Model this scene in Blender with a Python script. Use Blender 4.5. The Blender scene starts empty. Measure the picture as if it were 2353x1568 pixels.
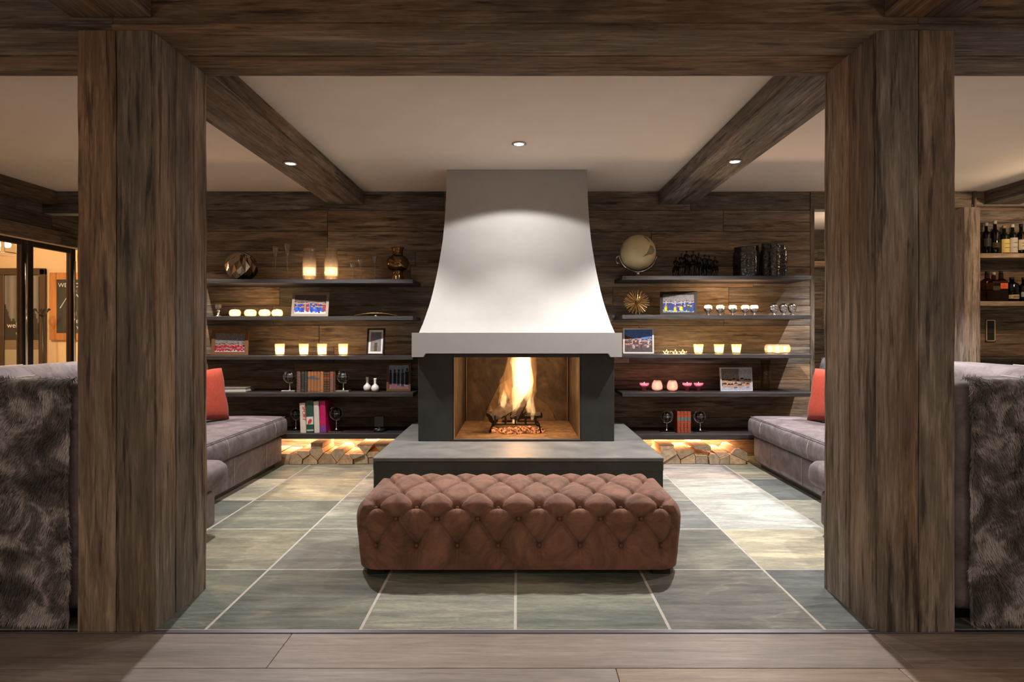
import bpy, math, random
from mathutils import Vector, Matrix, noise
C = bpy.context.scene
COL = C.collection
PI = math.pi
FOC = 1375.0
VX, VY = 1190.0, 765.0
CAMZ = 1.2

# ------------------------------------------------------------------ camera
cam_data = bpy.data.cameras.new('camera')
cam_data.sensor_fit = 'HORIZONTAL'
cam_data.sensor_width = 36.0
cam_data.lens = 36.0 * FOC / 2353.0
cam_data.shift_x = -(VX - 1176.5) / 2353.0
cam_data.shift_y = -(784.0 - VY) / 2353.0
cam_data.clip_start = 0.05
cam = bpy.data.objects.new('camera', cam_data)
cam.location = (0, 0, CAMZ)
cam.rotation_euler = (PI / 2, 0, 0)
COL.objects.link(cam)
C.camera = cam

# ------------------------------------------------------------------ world, exposure
w = bpy.data.worlds.new('world')
C.world = w
w.use_nodes = True
w.node_tree.nodes['Background'].inputs[0].default_value = (0.10, 0.12, 0.16, 1)
w.node_tree.nodes['Background'].inputs[1].default_value = 0.3
C.view_settings.view_transform = 'Standard'
C.view_settings.look = 'None'
C.view_settings.exposure = 0.0
C.view_settings.gamma = 1.0
C.view_settings.use_curve_mapping = False
cy = C.cycles
cy.max_bounces = 6
cy.diffuse_bounces = 4
cy.glossy_bounces = 3
cy.transmission_bounces = 4
cy.transparent_max_bounces = 12
cy.volume_bounces = 0
cy.caustics_reflective = False
cy.caustics_refractive = False
cy.sample_clamp_indirect = 3.0
cy.blur_glossy = 1.0


def lamp(kind, loc, energy, color=(1, 0.82, 0.62), size=0.05, rot=(0, 0, 0), spot=None, blend=0.5, sy=None, parent=None, name='light'):
    d = bpy.data.lights.new(name, kind)
    d.energy = energy
    d.color = color
    if kind == 'AREA':
        d.shape = 'RECTANGLE'
        d.size = size
        d.size_y = sy or size
    else:
        d.shadow_soft_size = size
    if kind == 'SPOT':
        d.spot_size = math.radians(spot)
        d.spot_blend = blend
    o = bpy.data.objects.new(name, d)
    o.location = loc
    o.rotation_euler = rot
    COL.objects.link(o)
    if parent:
        o.parent = parent
    return o

COOL = (1.0, 0.95, 0.90)
WARM = (1.0, 0.84, 0.68)
# downlights of the fireplace room: (x, y, z of the fitting, cone, blend, watts, colour, soft size)
DOWN = [
    (0.0, 4.37, 2.583, 132, 0.16, 42, COOL, 0.02),
    (0.0, 4.37, 2.583, 78, 0.7, 58, COOL, 0.02),
    (-1.68, 4.42, 2.455, 125, 0.4, 200, COOL, 0.025),
    (1.585, 4.37, 2.455, 125, 0.4, 300, COOL, 0.025),
    (3.25, 4.95, 2.583, 104, 0.5, 260, COOL, 0.03),
    (-3.25, 4.95, 2.583, 104, 0.5, 170, WARM, 0.03),
    (2.2, 3.6, 2.583, 110, 0.5, 60, COOL, 0.03),
    (-2.2, 3.6, 2.583, 110, 0.5, 40, WARM, 0.03),
]
for (x, y, z, a, b, e, c, r) in DOWN:
    lamp('SPOT', (x, y, z - 0.03), e, c, r, spot=a, blend=b, name='downlight_lamp')
# the near room behind the camera: added unseen warm fill, one area and two point lights
lamp('AREA', (0.0, -0.4, 2.5), 46, (1, 0.83, 0.68), 5.0, sy=1.4, name='near_room_fill')
lamp('POINT', (-2.6, -0.6, 1.3), 34, (1, 0.83, 0.68), 0.25, name='near_point_fill')
lamp('POINT', (2.6, -0.6, 1.3), 34, (1, 0.83, 0.68), 0.25, name='near_point_fill')
lamp('POINT', (-5.9, 6.2, 2.2), 110, (1, 0.74, 0.48), 0.1, name='hall_light')
lamp('POINT', (4.9, 4.9, 2.3), 34, (1, 0.72, 0.46), 0.08, name='bar_light')
lamp('POINT', (3.7, 7.0, 2.0), 12, (1, 0.76, 0.55), 0.1, name='passage_light')


# ------------------------------------------------------------------ materials
def new_mat(name):
    m = bpy.data.materials.new(name)
    m.use_nodes = True
    nt = m.node_tree
    nt.nodes.clear()
    out = nt.nodes.new('ShaderNodeOutputMaterial')
    return m, nt, out


def nd(nt, t, **kw):
    n = nt.nodes.new(t)
    for k, v in kw.items():
        if k.startswith('i_'):
            n.inputs[k[2:].replace('_', ' ')].default_value = v
        else:
            setattr(n, k, v)
    return n


def ramp(nt, stops, fac):
    r = nt.nodes.new('ShaderNodeValToRGB')
    el = r.color_ramp.elements
    while len(el) < len(stops):
        el.new(0.5)
    for e, (p, c) in zip(el, stops):
        e.position = p
        e.color = (*c, 1) if len(c) == 3 else c
    nt.links.new(fac, r.inputs[0])
    return r.outputs[0]


def mixc(nt, a, b, fac, mode='MIX'):
    m = nt.nodes.new('ShaderNodeMix')
    m.data_type = 'RGBA'
    m.blend_type = mode
    for s, v in ((m.inputs[0], fac), (m.inputs[6], a), (m.inputs[7], b)):
        if hasattr(v, 'links'):
            nt.links.new(v, s)
        else:
            s.default_value = (*v, 1) if isinstance(v, tuple) and len(v) == 3 else v
    return m.outputs[2]


def mth(nt, op, a, b=None, c=None):
    m = nt.nodes.new('ShaderNodeMath')
    m.operation = op
    for i, v in enumerate((a, b, c)):
        if v is None:
            continue
        if hasattr(v, 'links'):
            nt.links.new(v, m.inputs[i])
        else:
            m.inputs[i].default_value = v
    return m.outputs[0]


def coords(nt, scale=(1, 1, 1), rnd=True):
    tc = nt.nodes.new('ShaderNodeTexCoord')
    v = tc.outputs['Object']
    if rnd:
        oi = nt.nodes.new('ShaderNodeObjectInfo')
        ml = mth(nt, 'MULTIPLY', oi.outputs['Random'], 57.0)
        ad = nt.nodes.new('ShaderNodeVectorMath')
        ad.operation = 'ADD'
        nt.links.new(v, ad.inputs[0])
        nt.links.new(ml, ad.inputs[1])
        v = ad.outputs[0]
    mp = nt.nodes.new('ShaderNodeMapping')
    mp.inputs['Scale'].default_value = scale
    nt.links.new(v, mp.inputs[0])
    return mp.outputs[0]


def noise_n(nt, vec, scale, detail=4, rough=0.55, dist=0.0):
    n = nt.nodes.new('ShaderNodeTexNoise')
    n.inputs['Scale'].default_value = scale
    n.inputs['Detail'].default_value = detail
    n.inputs['Roughness'].default_value = rough
    n.inputs['Distortion'].default_value = dist
    nt.links.new(vec, n.inputs['Vector'])
    return n.outputs['Fac']


def bump(nt, h, strength, dist=0.01):
    b = nt.nodes.new('ShaderNodeBump')
    b.inputs['Strength'].default_value = strength
    b.inputs['Distance'].default_value = dist
    nt.links.new(h, b.inputs['Height'])
    return b.outputs[0]


def principled(nt, out, color, rough=0.6, metal=0.0, nrm=None, **kw):
    p = nt.nodes.new('ShaderNodeBsdfPrincipled')
    if hasattr(color, 'links'):
        nt.links.new(color, p.inputs['Base Color'])
    else:
        p.inputs['Base Color'].default_value = (*color, 1)
    if hasattr(rough, 'links'):
        nt.links.new(rough, p.inputs['Roughness'])
    else:
        p.inputs['Roughness'].default_value = rough
    p.inputs['Metallic'].default_value = metal
    if nrm is not None:
        nt.links.new(nrm, p.inputs['Normal'])
    for k, v in kw.items():
        p.inputs[k.replace('_', ' ')].default_value = v
    nt.links.new(p.outputs[0], out.inputs[0])
    return p


def obj_tint(nt):
    oi = nt.nodes.new('ShaderNodeObjectInfo')
    return oi.outputs['Color']


def wood_mat(name, axis, dark, mid, light, rust, rough=0.78, bs=0.7, grain=70.0, crack=0.85):
    """Reclaimed wood whose grain runs along one local axis; every plank gets its own offset and tint."""
    m, nt, out = new_mat(name)
    al = 0.07
    s = [1.0, 1.0, 1.0]
    s[axis] = al
    v = coords(nt, tuple(s))
    warp = noise_n(nt, v, 5.0, 2, 0.5)
    fine = noise_n(nt, v, grain, 7, 0.72, 0.6)
    mid_n = noise_n(nt, v, 13.0, 4, 0.6, 0.8)
    s2 = [1.0, 1.0, 1.0]
    s2[axis] = 0.28
    v2 = coords(nt, tuple(s2))
    patch = noise_n(nt, v2, 3.4, 5, 0.66, 0.9)
    tonev = noise_n(nt, v2, 1.7, 2, 0.5)
    a = mth(nt, 'MULTIPLY_ADD', fine, 1.0, -0.5)
    b = mth(nt, 'MULTIPLY_ADD', mid_n, 0.62, -0.31)
    c = mth(nt, 'ADD', a, b)
    d = mth(nt, 'ADD', mth(nt, 'MULTIPLY_ADD', patch, 0.85, 0.09), c)
    col = ramp(nt, [(0.12, dark), (0.5, mid), (0.88, light)], d)
    rf = ramp(nt, [(0.46, (0, 0, 0)), (0.68, (1, 1, 1))], tonev)
    col = mixc(nt, col, mixc(nt, col, rust, 1.0, 'MULTIPLY'), mth(nt, 'MULTIPLY', rf, 0.75))
    # dark cracks and knots
    s3 = [1.0, 1.0, 1.0]
    s3[axis] = 0.35
    v3 = coords(nt, tuple(s3))
    vo = nt.nodes.new('ShaderNodeTexVoronoi')
    vo.inputs['Scale'].default_value = 3.1
    nt.links.new(v3, vo.inputs['Vector'])
    kn = ramp(nt, [(0.03, (0.22, 0.19, 0.17)), (0.10, (1, 1, 1))], vo.outputs['Distance'])
    col = mixc(nt, col, kn, 0.75, 'MULTIPLY')
    cr = ramp(nt, [(0.36, (0.25, 0.22, 0.20)), (0.45, (1, 1, 1))], noise_n(nt, v, 30.0, 4, 0.65, 0.2))
    col = mixc(nt, col, cr, crack, 'MULTIPLY')
    col = mixc(nt, col, obj_tint(nt), 1.0, 'MULTIPLY')
    n = bump(nt, mth(nt, 'ADD', fine, mth(nt, 'MULTIPLY', mid_n, 0.8)), bs, 0.006)
    principled(nt, out, col, rough, 0.0, n)
    return m


DK, MD, LT = (0.040, 0.030, 0.022), (0.180, 0.144, 0.112), (0.44, 0.375, 0.315)
RU = (1.15, 0.86, 0.60)
WX = wood_mat('reclaimed_wood_x', 0, DK, MD, LT, RU)
WY = wood_mat('reclaimed_wood_y', 1, DK, MD, LT, RU)
WZ = wood_mat('reclaimed_wood_z', 2, DK, MD, LT, RU)
OAK = wood_mat('oak_floor', 0, (0.13, 0.098, 0.080), (0.23, 0.18, 0.15), (0.36, 0.295, 0.25), (1.0, 0.93, 0.86), 0.5, 0.25, 55.0, 0.25)
SHELF_W = wood_mat('shelf_wood', 0, (0.010, 0.008, 0.008), (0.022, 0.018, 0.019), (0.05, 0.043, 0.045), (1, 0.9, 0.85), 0.55, 0.5)
PINE = wood_mat('pine_frame', 2, (0.30, 0.12, 0.035), (0.50, 0.22, 0.07), (0.62, 0.32, 0.12), (1, 0.9, 0.8), 0.5, 0.2)


def simple(name, color, rough=0.5, metal=0.0, nscale=0, namp=0.15, bs=0.0, tint=False, **kw):
    m, nt, out = new_mat(name)
    col = color
    nrm = None
    if nscale:
        v = coords(nt, (1, 1, 1), False)
        n = noise_n(nt, v, nscale, 5, 0.6)
        lo = tuple(c * (1 - namp) for c in color)
        hi = tuple(min(1, c * (1 + namp)) for c in color)
        col = ramp(nt, [(0.3, lo), (0.7, hi)], n)
        if bs:
            nrm = bump(nt, n, bs, 0.004)
    if tint:
        col = mixc(nt, col, obj_tint(nt), 1.0, 'MULTIPLY')
    principled(nt, out, col, rough, metal, nrm, **kw)
    return m


CEIL = simple('ceiling_plaster', (0.84, 0.755, 0.675), 0.9, 0, 3.0, 0.03)
HOODM = simple('hood_plaster', (0.43, 0.42, 0.41), 0.8, 0, 9.0, 0.03, 0.05)
PLAIN = simple('plain_paint', (0.42, 0.37, 0.32), 0.9, 0, 3.0, 0.04)
CREAM = simple('cream_wall', (0.80, 0.60, 0.38), 0.85, 0, 2.0, 0.04)


def slate_mat():
    m, nt, out = new_mat('slate')
    v = coords(nt, (0.55, 1.5, 1))
    big = noise_n(nt, v, 1.6, 6, 0.62, 1.2)
    layers = noise_n(nt, coords(nt, (0.35, 2.2, 1)), 7.0, 7, 0.7, 1.6)
    fine = noise_n(nt, v, 60.0, 4, 0.6)
    f = mth(nt, 'ADD', mth(nt, 'MULTIPLY', big, 0.5), mth(nt, 'ADD', mth(nt, 'MULTIPLY', layers, 0.35), mth(nt, 'MULTIPLY', fine, 0.15)))
    col = ramp(nt, [(0.36, (0.42, 0.46, 0.48)), (0.5, (1.0, 1.0, 0.97)), (0.63, (2.0, 1.88, 1.65))], f)
    col = mixc(nt, col, obj_tint(nt), 1.0, 'MULTIPLY')
    veinn = noise_n(nt, coords(nt, (0.35, 1.0, 1)), 1.8, 4, 0.5, 0.3)
    ve = mth(nt, 'ABSOLUTE', mth(nt, 'SUBTRACT', veinn, 0.5))
    vf = ramp(nt, [(0.0, (1, 1, 1)), (0.006, (0, 0, 0))], ve)
    col = mixc(nt, col, (0.55, 0.52, 0.45), mth(nt, 'MULTIPLY', vf, 0.16))
    rs = ramp(nt, [(0.66, (0, 0, 0)), (0.76, (1, 1, 1))], noise_n(nt, coords(nt, (1, 1, 1)), 3.0, 3, 0.6))
    col = mixc(nt, col, (0.30, 0.20, 0.11), mth(nt, 'MULTIPLY', rs, 0.35))
    ro = mth(nt, 'MULTIPLY_ADD', layers, 0.3, 0.42)
    n = bump(nt, mth(nt, 'ADD', layers, mth(nt, 'MULTIPLY', fine, 0.25)), 0.8, 0.012)
    principled(nt, out, col, ro, 0, n)
    return m


SLATE = slate_mat()
GROUT = simple('grout', (0.46, 0.44, 0.40), 0.9, 0, 40, 0.1)
DARKM = simple('dark_metal', (0.030, 0.030, 0.029), 0.55, 0.2, 6.0, 0.25, 0.1)
HEARTHTOP = simple('honed_slate_top', (0.155, 0.155, 0.15), 0.5, 0, 5.0, 0.30, 0.15)
HEARTHFR = simple('dark_slate_front', (0.040, 0.043, 0.038), 0.55, 0, 5.0, 0.25, 0.1)
EDGE = simple('pale_slate_edge', (0.42, 0.40, 0.37), 0.45, 0, 20.0, 0.1)
TRIMM = simple('steel_strip', (0.20, 0.19, 0.21), 0.35, 0.8)
SOOTM = None


def soot_mat():
    m, nt, out = new_mat('sooty_firebrick')
    v = coords(nt, (1, 1, 0.6), False)
    n = noise_n(nt, v, 4.0, 6, 0.65, 0.8)
    n2 = noise_n(nt, v, 22.0, 4, 0.6)
    f = mth(nt, 'ADD', mth(nt, 'MULTIPLY', n, 0.8), mth(nt, 'MULTIPLY', n2, 0.2))
    col = ramp(nt, [(0.36, (0.020, 0.014, 0.010)), (0.52, (0.07, 0.05, 0.032)), (0.70, (0.17, 0.12, 0.08))], f)
    principled(nt, out, col, 0.75, 0, bump(nt, n2, 0.3, 0.005))
    return m


SOOTM = soot_mat()
ASHM = simple('ash_floor', (0.33, 0.22, 0.14), 0.7, 0, 14.0, 0.5, 0.4)
BRASSY = simple('warm_steel', (0.60, 0.42, 0.24), 0.3, 1.0)


def leather(name, col, sheen=0.35, rough=0.55):
    m, nt, out = new_mat(name)
    v = coords(nt, (1, 1, 1), False)
    n = noise_n(nt, v, 4.5, 6, 0.7, 1.5)
    n2 = noise_n(nt, v, 70.0, 3, 0.6)
    lo = tuple(c * 0.62 for c in col)
    hi = tuple(c * 1.45 for c in col)
    c1 = ramp(nt, [(0.34, lo), (0.66, hi)], n)
    principled(nt, out, c1, rough, 0, bump(nt, mth(nt, 'ADD', n, mth(nt, 'MULTIPLY', n2, 0.3)), 0.35, 0.006), Sheen_Weight=sheen, Sheen_Roughness=0.5, Specular_IOR_Level=0.3)
    return m


SOFA = leather('grey_nubuck', (0.160, 0.132, 0.144), 0.05, 0.72)
SUEDE = leather('brown_suede', (0.190, 0.094, 0.065), 0.12, 0.92)
SEAM = simple('pale_stitching', (0.50, 0.44, 0.41), 0.8)
BLACK = simple('black_lacquer', (0.012, 0.012, 0.012), 0.35)
REDC = simple('red_velvet', (0.33, 0.040, 0.018), 0.9, 0, 60, 0.15, 0.15, Sheen_Weight=0.1)
GREYC = simple('grey_wool', (0.07, 0.07, 0.072), 0.95, 0, 70, 0.6, 0.4)
CHROME = simple('chrome', (0.75, 0.74, 0.73), 0.12, 1.0)
SILVER = simple('brushed_silver', (0.60, 0.58, 0.56), 0.3, 1.0)
GOLD = simple('aged_gold', (0.62, 0.40, 0.16), 0.35, 1.0)
BRONZEMIRROR = simple('smoked_bronze_mirror', (0.40, 0.31, 0.24), 0.12, 1.0, tint=True)
BRONZEVASE = simple('bronze_glaze', (0.22, 0.13, 0.055), 0.10, 0.9)
DARKBRONZE = simple('dark_bronze', (0.045, 0.038, 0.034), 0.35, 0.8, 30, 0.4, 0.2)
BLACKVASE = simple('black_glaze', (0.016, 0.016, 0.018), 0.13, 0, 70, 0.3, 0.3, Specular_IOR_Level=1.0)
WHITECER = simple('white_ceramic', (0.72, 0.70, 0.66), 0.3)
GLOBEM = simple('globe_map', (0.66, 0.56, 0.33), 0.35, 0, 8, 0.08)
GLOBEL = simple('globe_land', (0.17, 0.15, 0.10), 0.4, 0, 18, 0.3)
PAPER = simple('paper', (0.62, 0.57, 0.48), 0.9, 0, 40, 0.08)
COVER = simple('book_cover', (1, 1, 1), 0.5, 0, 30, 0.1, tint=True)
PLASTIC = simple('tinted_paint', (1, 1, 1), 0.5, 0, 20, 0.06, tint=True, Specular_IOR_Level=0.12)
WAX = simple('candle_wax', (0.85, 0.80, 0.68), 0.5)
CHALK = simple('chalk', (0.75, 0.75, 0.72), 0.95)
SLATEB = simple('chalkboard_slate', (0.030, 0.034, 0.034), 0.6, 0, 8, 0.3)


def logmat(name, a, b, nscale, axis_s):
    m, nt, out = new_mat(name)
    v = coords(nt, axis_s)
    n = noise_n(nt, v, nscale, 6, 0.65, 0.5)
    col = ramp(nt, [(0.3, a), (0.7, b)], n)
    col = mixc(nt, col, obj_tint(nt), 1.0, 'MULTIPLY')
    principled(nt, out, col, 0.85, 0, bump(nt, n, 0.5, 0.004))
    return m


LOGSIDE = logmat('split_wood_side', (0.40, 0.20, 0.09), (0.72, 0.46, 0.26), 40, (1, 0.05, 1))
LOGEND = logmat('split_wood_end', (0.26, 0.18, 0.11), (0.50, 0.37, 0.24), 30, (1, 1, 1))
BARK = logmat('bark', (0.05, 0.035, 0.025), (0.16, 0.11, 0.08), 30, (1, 0.3, 1))
CHARM = logmat('charred_wood', (0.010, 0.008, 0.008), (0.06, 0.045, 0.04), 35, (0.4, 1, 1))


def glass_mat(name, tintc=(0.93, 0.95, 0.95), rough=0.02, extra=None, ior=1.5):
    """thin-walled glass: clear body with a Fresnel reflection, plus an optional scattering share"""
    m, nt, out = new_mat(name)
    tr = nt.nodes.new('ShaderNodeBsdfTransparent')
    tr.inputs[0].default_value = (*tintc, 1)
    gl = nt.nodes.new('ShaderNodeBsdfGlossy')
    gl.inputs['Roughness'].default_value = rough
    fr = nt.nodes.new('ShaderNodeFresnel')
    ge = nt.nodes.new('ShaderNodeNewGeometry')
    # the sheet is thin: both of its faces reflect like the outer one
    inv = mth(nt, 'MULTIPLY_ADD', ge.outputs['Backfacing'], 1.0 / ior - ior, ior)
    nt.links.new(inv, fr.inputs[0])
    mx = nt.nodes.new('ShaderNodeMixShader')
    body = tr.outputs[0]
    if extra:
        c, f = extra
        ts = nt.nodes.new('ShaderNodeBsdfTranslucent')
        ts.inputs[0].default_value = (*c, 1)
        m2 = nt.nodes.new('ShaderNodeMixShader')
        m2.inputs[0].default_value = f
        nt.links.new(body, m2.inputs[1])
        nt.links.new(ts.outputs[0], m2.inputs[2])
        body = m2.outputs[0]
    nt.links.new(fr.outputs[0], mx.inputs[0])
    nt.links.new(body, mx.inputs[1])
    nt.links.new(gl.outputs[0], mx.inputs[2])
    nt.links.new(mx.outputs[0], out.inputs[0])
    return m


GLASS = glass_mat('clear_glass', (0.90, 0.91, 0.90), 0.02, ((0.85, 0.85, 0.85), 0.28), 2.1)
PANEG = glass_mat('pane_glass', (0.93, 0.94, 0.93), 0.01)
FROST = glass_mat('frosted_amber_glass', (0.99, 0.95, 0.88), 0.2, ((0.85, 0.72, 0.50), 0.24))
HURR = glass_mat('hurricane_glass', (0.94, 0.93, 0.92), 0.10, ((1.0, 0.85, 0.70), 0.10), 1.7)
YFROST = glass_mat('frosted_yellow_glass', (0.98, 0.95, 0.80), 0.2, ((0.85, 0.78, 0.40), 0.26))
CRACK = glass_mat('crackled_glass', (0.88, 0.86, 0.84), 0.12, ((0.9, 0.70, 0.52), 0.13), 1.6)
PINKG = glass_mat('pink_glass', (0.75, 0.35, 0.50), 0.1, ((0.95, 0.55, 0.70), 0.35))
ROSEG = glass_mat('rose_frosted_glass', (0.75, 0.6, 0.58), 0.2, ((0.85, 0.70, 0.66), 0.45))
BROWNG = glass_mat('brown_bottle_glass', (0.25, 0.12, 0.05), 0.05, ((0.3, 0.12, 0.03), 0.3))
GREENG = glass_mat('green_bottle_glass', (0.05, 0.20, 0.07), 0.05, ((0.03, 0.15, 0.04), 0.4))
SMOKEG = glass_mat('dark_bottle_glass', (0.10, 0.10, 0.11), 0.05, ((0.05, 0.05, 0.05), 0.5))


def emit(name, col, s):
    m, nt, out = new_mat(name)
    e = nt.nodes.new('ShaderNodeEmission')
    e.inputs[0].default_value = (*col, 1)
    e.inputs[1].default_value = s
    nt.links.new(e.outputs[0], out.inputs[0])
    return m


FLAME = emit('candle_flame', (1.0, 0.62, 0.25), 14.0)
DOWNL = emit('downlight_lens', (1.0, 0.97, 0.95), 30.0)
LANT = emit('lantern_bulb', (1.0, 0.80, 0.50), 12.0)
LED = emit('led_strip', (1.0, 0.50, 0.22), 3.0)


def vol_mat(name, col, s):
    m, nt, out = new_mat(name)
    e = nt.nodes.new('ShaderNodeEmission')
    e.inputs[0].default_value = (*col, 1)
    e.inputs[1].default_value = s
    nt.links.new(e.outputs[0], out.inputs['Volume'])
    return m


FIREV = vol_mat('flame_core', (1.0, 0.60, 0.25), 26.0)
FIREO = vol_mat('flame_outer', (1.0, 0.38, 0.10), 7.0)


def ember_mat():
    m, nt, out = new_mat('glowing_embers')
    v = coords(nt, (1, 1, 1), False)
    n = noise_n(nt, v, 45, 4, 0.6)
    p = nt.nodes.new('ShaderNodeBsdfPrincipled')
    p.inputs['Base Color'].default_value = (0.12, 0.09, 0.08, 1)
    p.inputs['Roughness'].default_value = 0.9
    col = ramp(nt, [(0.44, (0, 0, 0)), (0.60, (1.0, 0.28, 0.08)), (0.75, (1.0, 0.6, 0.3))], n)
    nt.links.new(col, p.inputs['Emission Color'])
    p.inputs['Emission Strength'].default_value = 1.3
    nt.links.new(p.outputs[0], out.inputs[0])
    return m


EMBER = ember_mat()


def attr_mat(name, rough=0.35):
    m, nt, out = new_mat(name)
    a = nt.nodes.new('ShaderNodeAttribute')
    a.attribute_name = 'print'
    principled(nt, out, a.outputs['Color'], rough, Specular_IOR_Level=0.1)
    return m


PRINT = attr_mat('printed_photo', 0.6)


def fur_mat():
    m, nt, out = new_mat('grey_fur')
    v = coords(nt, (1, 1, 1), False)
    n = noise_n(nt, v, 8.0, 5, 0.65, 0.5)
    col = ramp(nt, [(0.38, (0.040, 0.037, 0.038)), (0.50, (0.15, 0.138, 0.138)), (0.60, (0.46, 0.43, 0.43))], n)
    principled(nt, out, col, 0.6, 0, None, Sheen_Weight=0.4)
    return m


FURM = fur_mat()

# ------------------------------------------------------------------ mesh helpers
class MB:
    def __init__(self):
        self.v = []
        self.f = []

    def add(self, vs, fs):
        b = len(self.v)
        self.v += [tuple(p) for p in vs]
        self.f += [tuple(b + i for i in f) for f in fs]
        return self

    def box(self, x0, x1, y0, y1, z0, z1):
        vs = [(x, y, z) for x in (x0, x1) for y in (y0, y1) for z in (z0, z1)]
        return self.add(vs, [(0, 1, 3, 2), (4, 6, 7, 5), (0, 4, 5, 1), (2, 3, 7, 6), (0, 2, 6, 4), (1, 5, 7, 3)])

    def cbox(self, x0, x1, y0, y1, z0, z1, c=0.004):
        """box with chamfered edges"""
        c = min(c, (x1 - x0) / 3, (y1 - y0) / 3, (z1 - z0) / 3)
        vs = []
        idx = {}
        for i, (x, sx) in enumerate(((x0, 1), (x1, -1))):
            for j, (y, sy) in enumerate(((y0, 1), (y1, -1))):
                for k, (z, sz) in enumerate(((z0, 1), (z1, -1))):
                    for a, p in enumerate(((x, y + sy * c, z + sz * c), (x + sx * c, y, z + sz * c), (x + sx * c, y + sy * c, z))):
                        idx[(i, j, k, a)] = len(vs)
                        vs.append(p)
        g = lambda i, j, k, a: idx[(i, j, k, a)]
        fs = []
        for s in (0, 1):
            fs.append(tuple(g(s, j, k, 0) for j, k in ((0, 0), (0, 1), (1, 1), (1, 0))))
            fs.append(tuple(g(i, s, k, 1) for i, k in ((0, 0), (1, 0), (1, 1), (0, 1))))
            fs.append(tuple(g(i, j, s, 2) for i, j in ((0, 0), (0, 1), (1, 1), (1, 0))))
        for p in (0, 1):
            for q in (0, 1):
                fs.append((g(p, q, 0, 0), g(p, q, 1, 0), g(p, q, 1, 1), g(p, q, 0, 1)))
                fs.append((g(p, 0, q, 0), g(p, 1, q, 0), g(p, 1, q, 2), g(p, 0, q, 2)))
                fs.append((g(0, p, q, 1), g(1, p, q, 1), g(1, p, q, 2), g(0, p, q, 2)))
        for i in (0, 1):
            for j in (0, 1):
                for k in (0, 1):
                    fs.append((g(i, j, k, 0), g(i, j, k, 1), g(i, j, k, 2)))
        return self.add(vs, fs)

    def prism(self, poly, axis, a, b):
        n = len(poly)
        def P(p, t):
            if axis == 'y':
                return (p[0], t, p[1])
            if axis == 'x':
                return (t, p[0], p[1])
            return (p[0], p[1], t)
        vs = [P(p, a) for p in poly] + [P(p, b) for p in poly]
        fs = [tuple(range(n)), tuple(range(2 * n - 1, n - 1, -1))]
        fs += [(i, i + n, (i + 1) % n + n, (i + 1) % n) for i in range(n)]
        return self.add(vs, fs)

    def lathe(self, prof, cx=0, cyy=0, cz=0, n=20, sx=1, sy=1):
        vs, fs = [], []
        for r, z in prof:
            for i in range(n):
                a = 2 * PI * i / n
                vs.append((cx + sx * r * math.cos(a), cyy + sy * r * math.sin(a), cz + z))
        for k in range(len(prof) - 1):
            for i in range(n):
                j = (i + 1) % n
                fs.append((k * n + i, k * n + j, (k + 1) * n + j, (k + 1) * n + i))
        if prof[0][0] > 1e-5:
            fs.append(tuple(range(n - 1, -1, -1)))
        if prof[-1][0] > 1e-5:
            fs.append(tuple((len(prof) - 1) * n + i for i in range(n)))
        return self.add(vs, fs)

    def tube(self, pts, r, n=8, closed=False):
        pts = [Vector(p) for p in pts]
        vs, fs = [], []
        m = len(pts)
        rr = r if isinstance(r, (list, tuple)) else [r] * m
        for i, p in enumerate(pts):
            a = pts[(i - 1) % m] if (closed or i > 0) else p
            b = pts[(i + 1) % m] if (closed or i < m - 1) else p
            t = (b - a).normalized()
            up = Vector((0, 0, 1)) if abs(t.z) < 0.9 else Vector((1, 0, 0))
            s = t.cross(up).normalized()
            u = s.cross(t)
            for k in range(n):
                an = 2 * PI * k / n
                vs.append(p + (s * math.cos(an) + u * math.sin(an)) * rr[i])
        segs = m if closed else m - 1
        for i in range(segs):
            j = (i + 1) % m
            for k in range(n):
                l = (k + 1) % n
                fs.append((i * n + k, i * n + l, j * n + l, j * n + k))
        if not closed:
            fs.append(tuple(range(n - 1, -1, -1)))
            fs.append(tuple((m - 1) * n + k for k in range(n)))
        return self.add(vs, fs)

    def sphere(self, c, r, nu=16, nv=10, s=(1, 1, 1)):
        prof = [(max(1e-4, r * math.sin(PI * k / nv)), -r * math.cos(PI * k / nv)) for k in range(nv + 1)]
        b = len(self.v)
        self.lathe(prof, 0, 0, 0, nu)
        for i in range(b, len(self.v)):
            x, y, z = self.v[i]
            self.v[i] = (c[0] + x * s[0], c[1] + y * s[1], c[2] + z * s[2])
        return self

    def rbox(self, x0, x1, y0, y1, z0, z1, r, mid=(6, 6, 4), k=3, fn=None):
        """rounded, subdivided box; fn(cube point, rounded point, normal) may displace it"""
        lo = Vector((x0, y0, z0)); hi = Vector((x1, y1, z1))
        ax = []
        for i in range(3):
            rr = min(r, (hi[i] - lo[i]) / 2.001)
            e = [rr * (1 - math.tan(PI / 4 * (1 - t / k))) for t in range(k + 1)]
            a = [lo[i] + q for q in e]
            b = [hi[i] - q for q in reversed(e)]
            mm = [a[-1] + (b[0] - a[-1]) * t / mid[i] for t in range(1, mid[i])]
            ax.append(a + mm + b)
        key = {}
        vs, fs = [], []
        il = Vector([lo[i] + min(r, (hi[i] - lo[i]) / 2.001) for i in range(3)])
        ih = Vector([hi[i] - min(r, (hi[i] - lo[i]) / 2.001) for i in range(3)])

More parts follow.
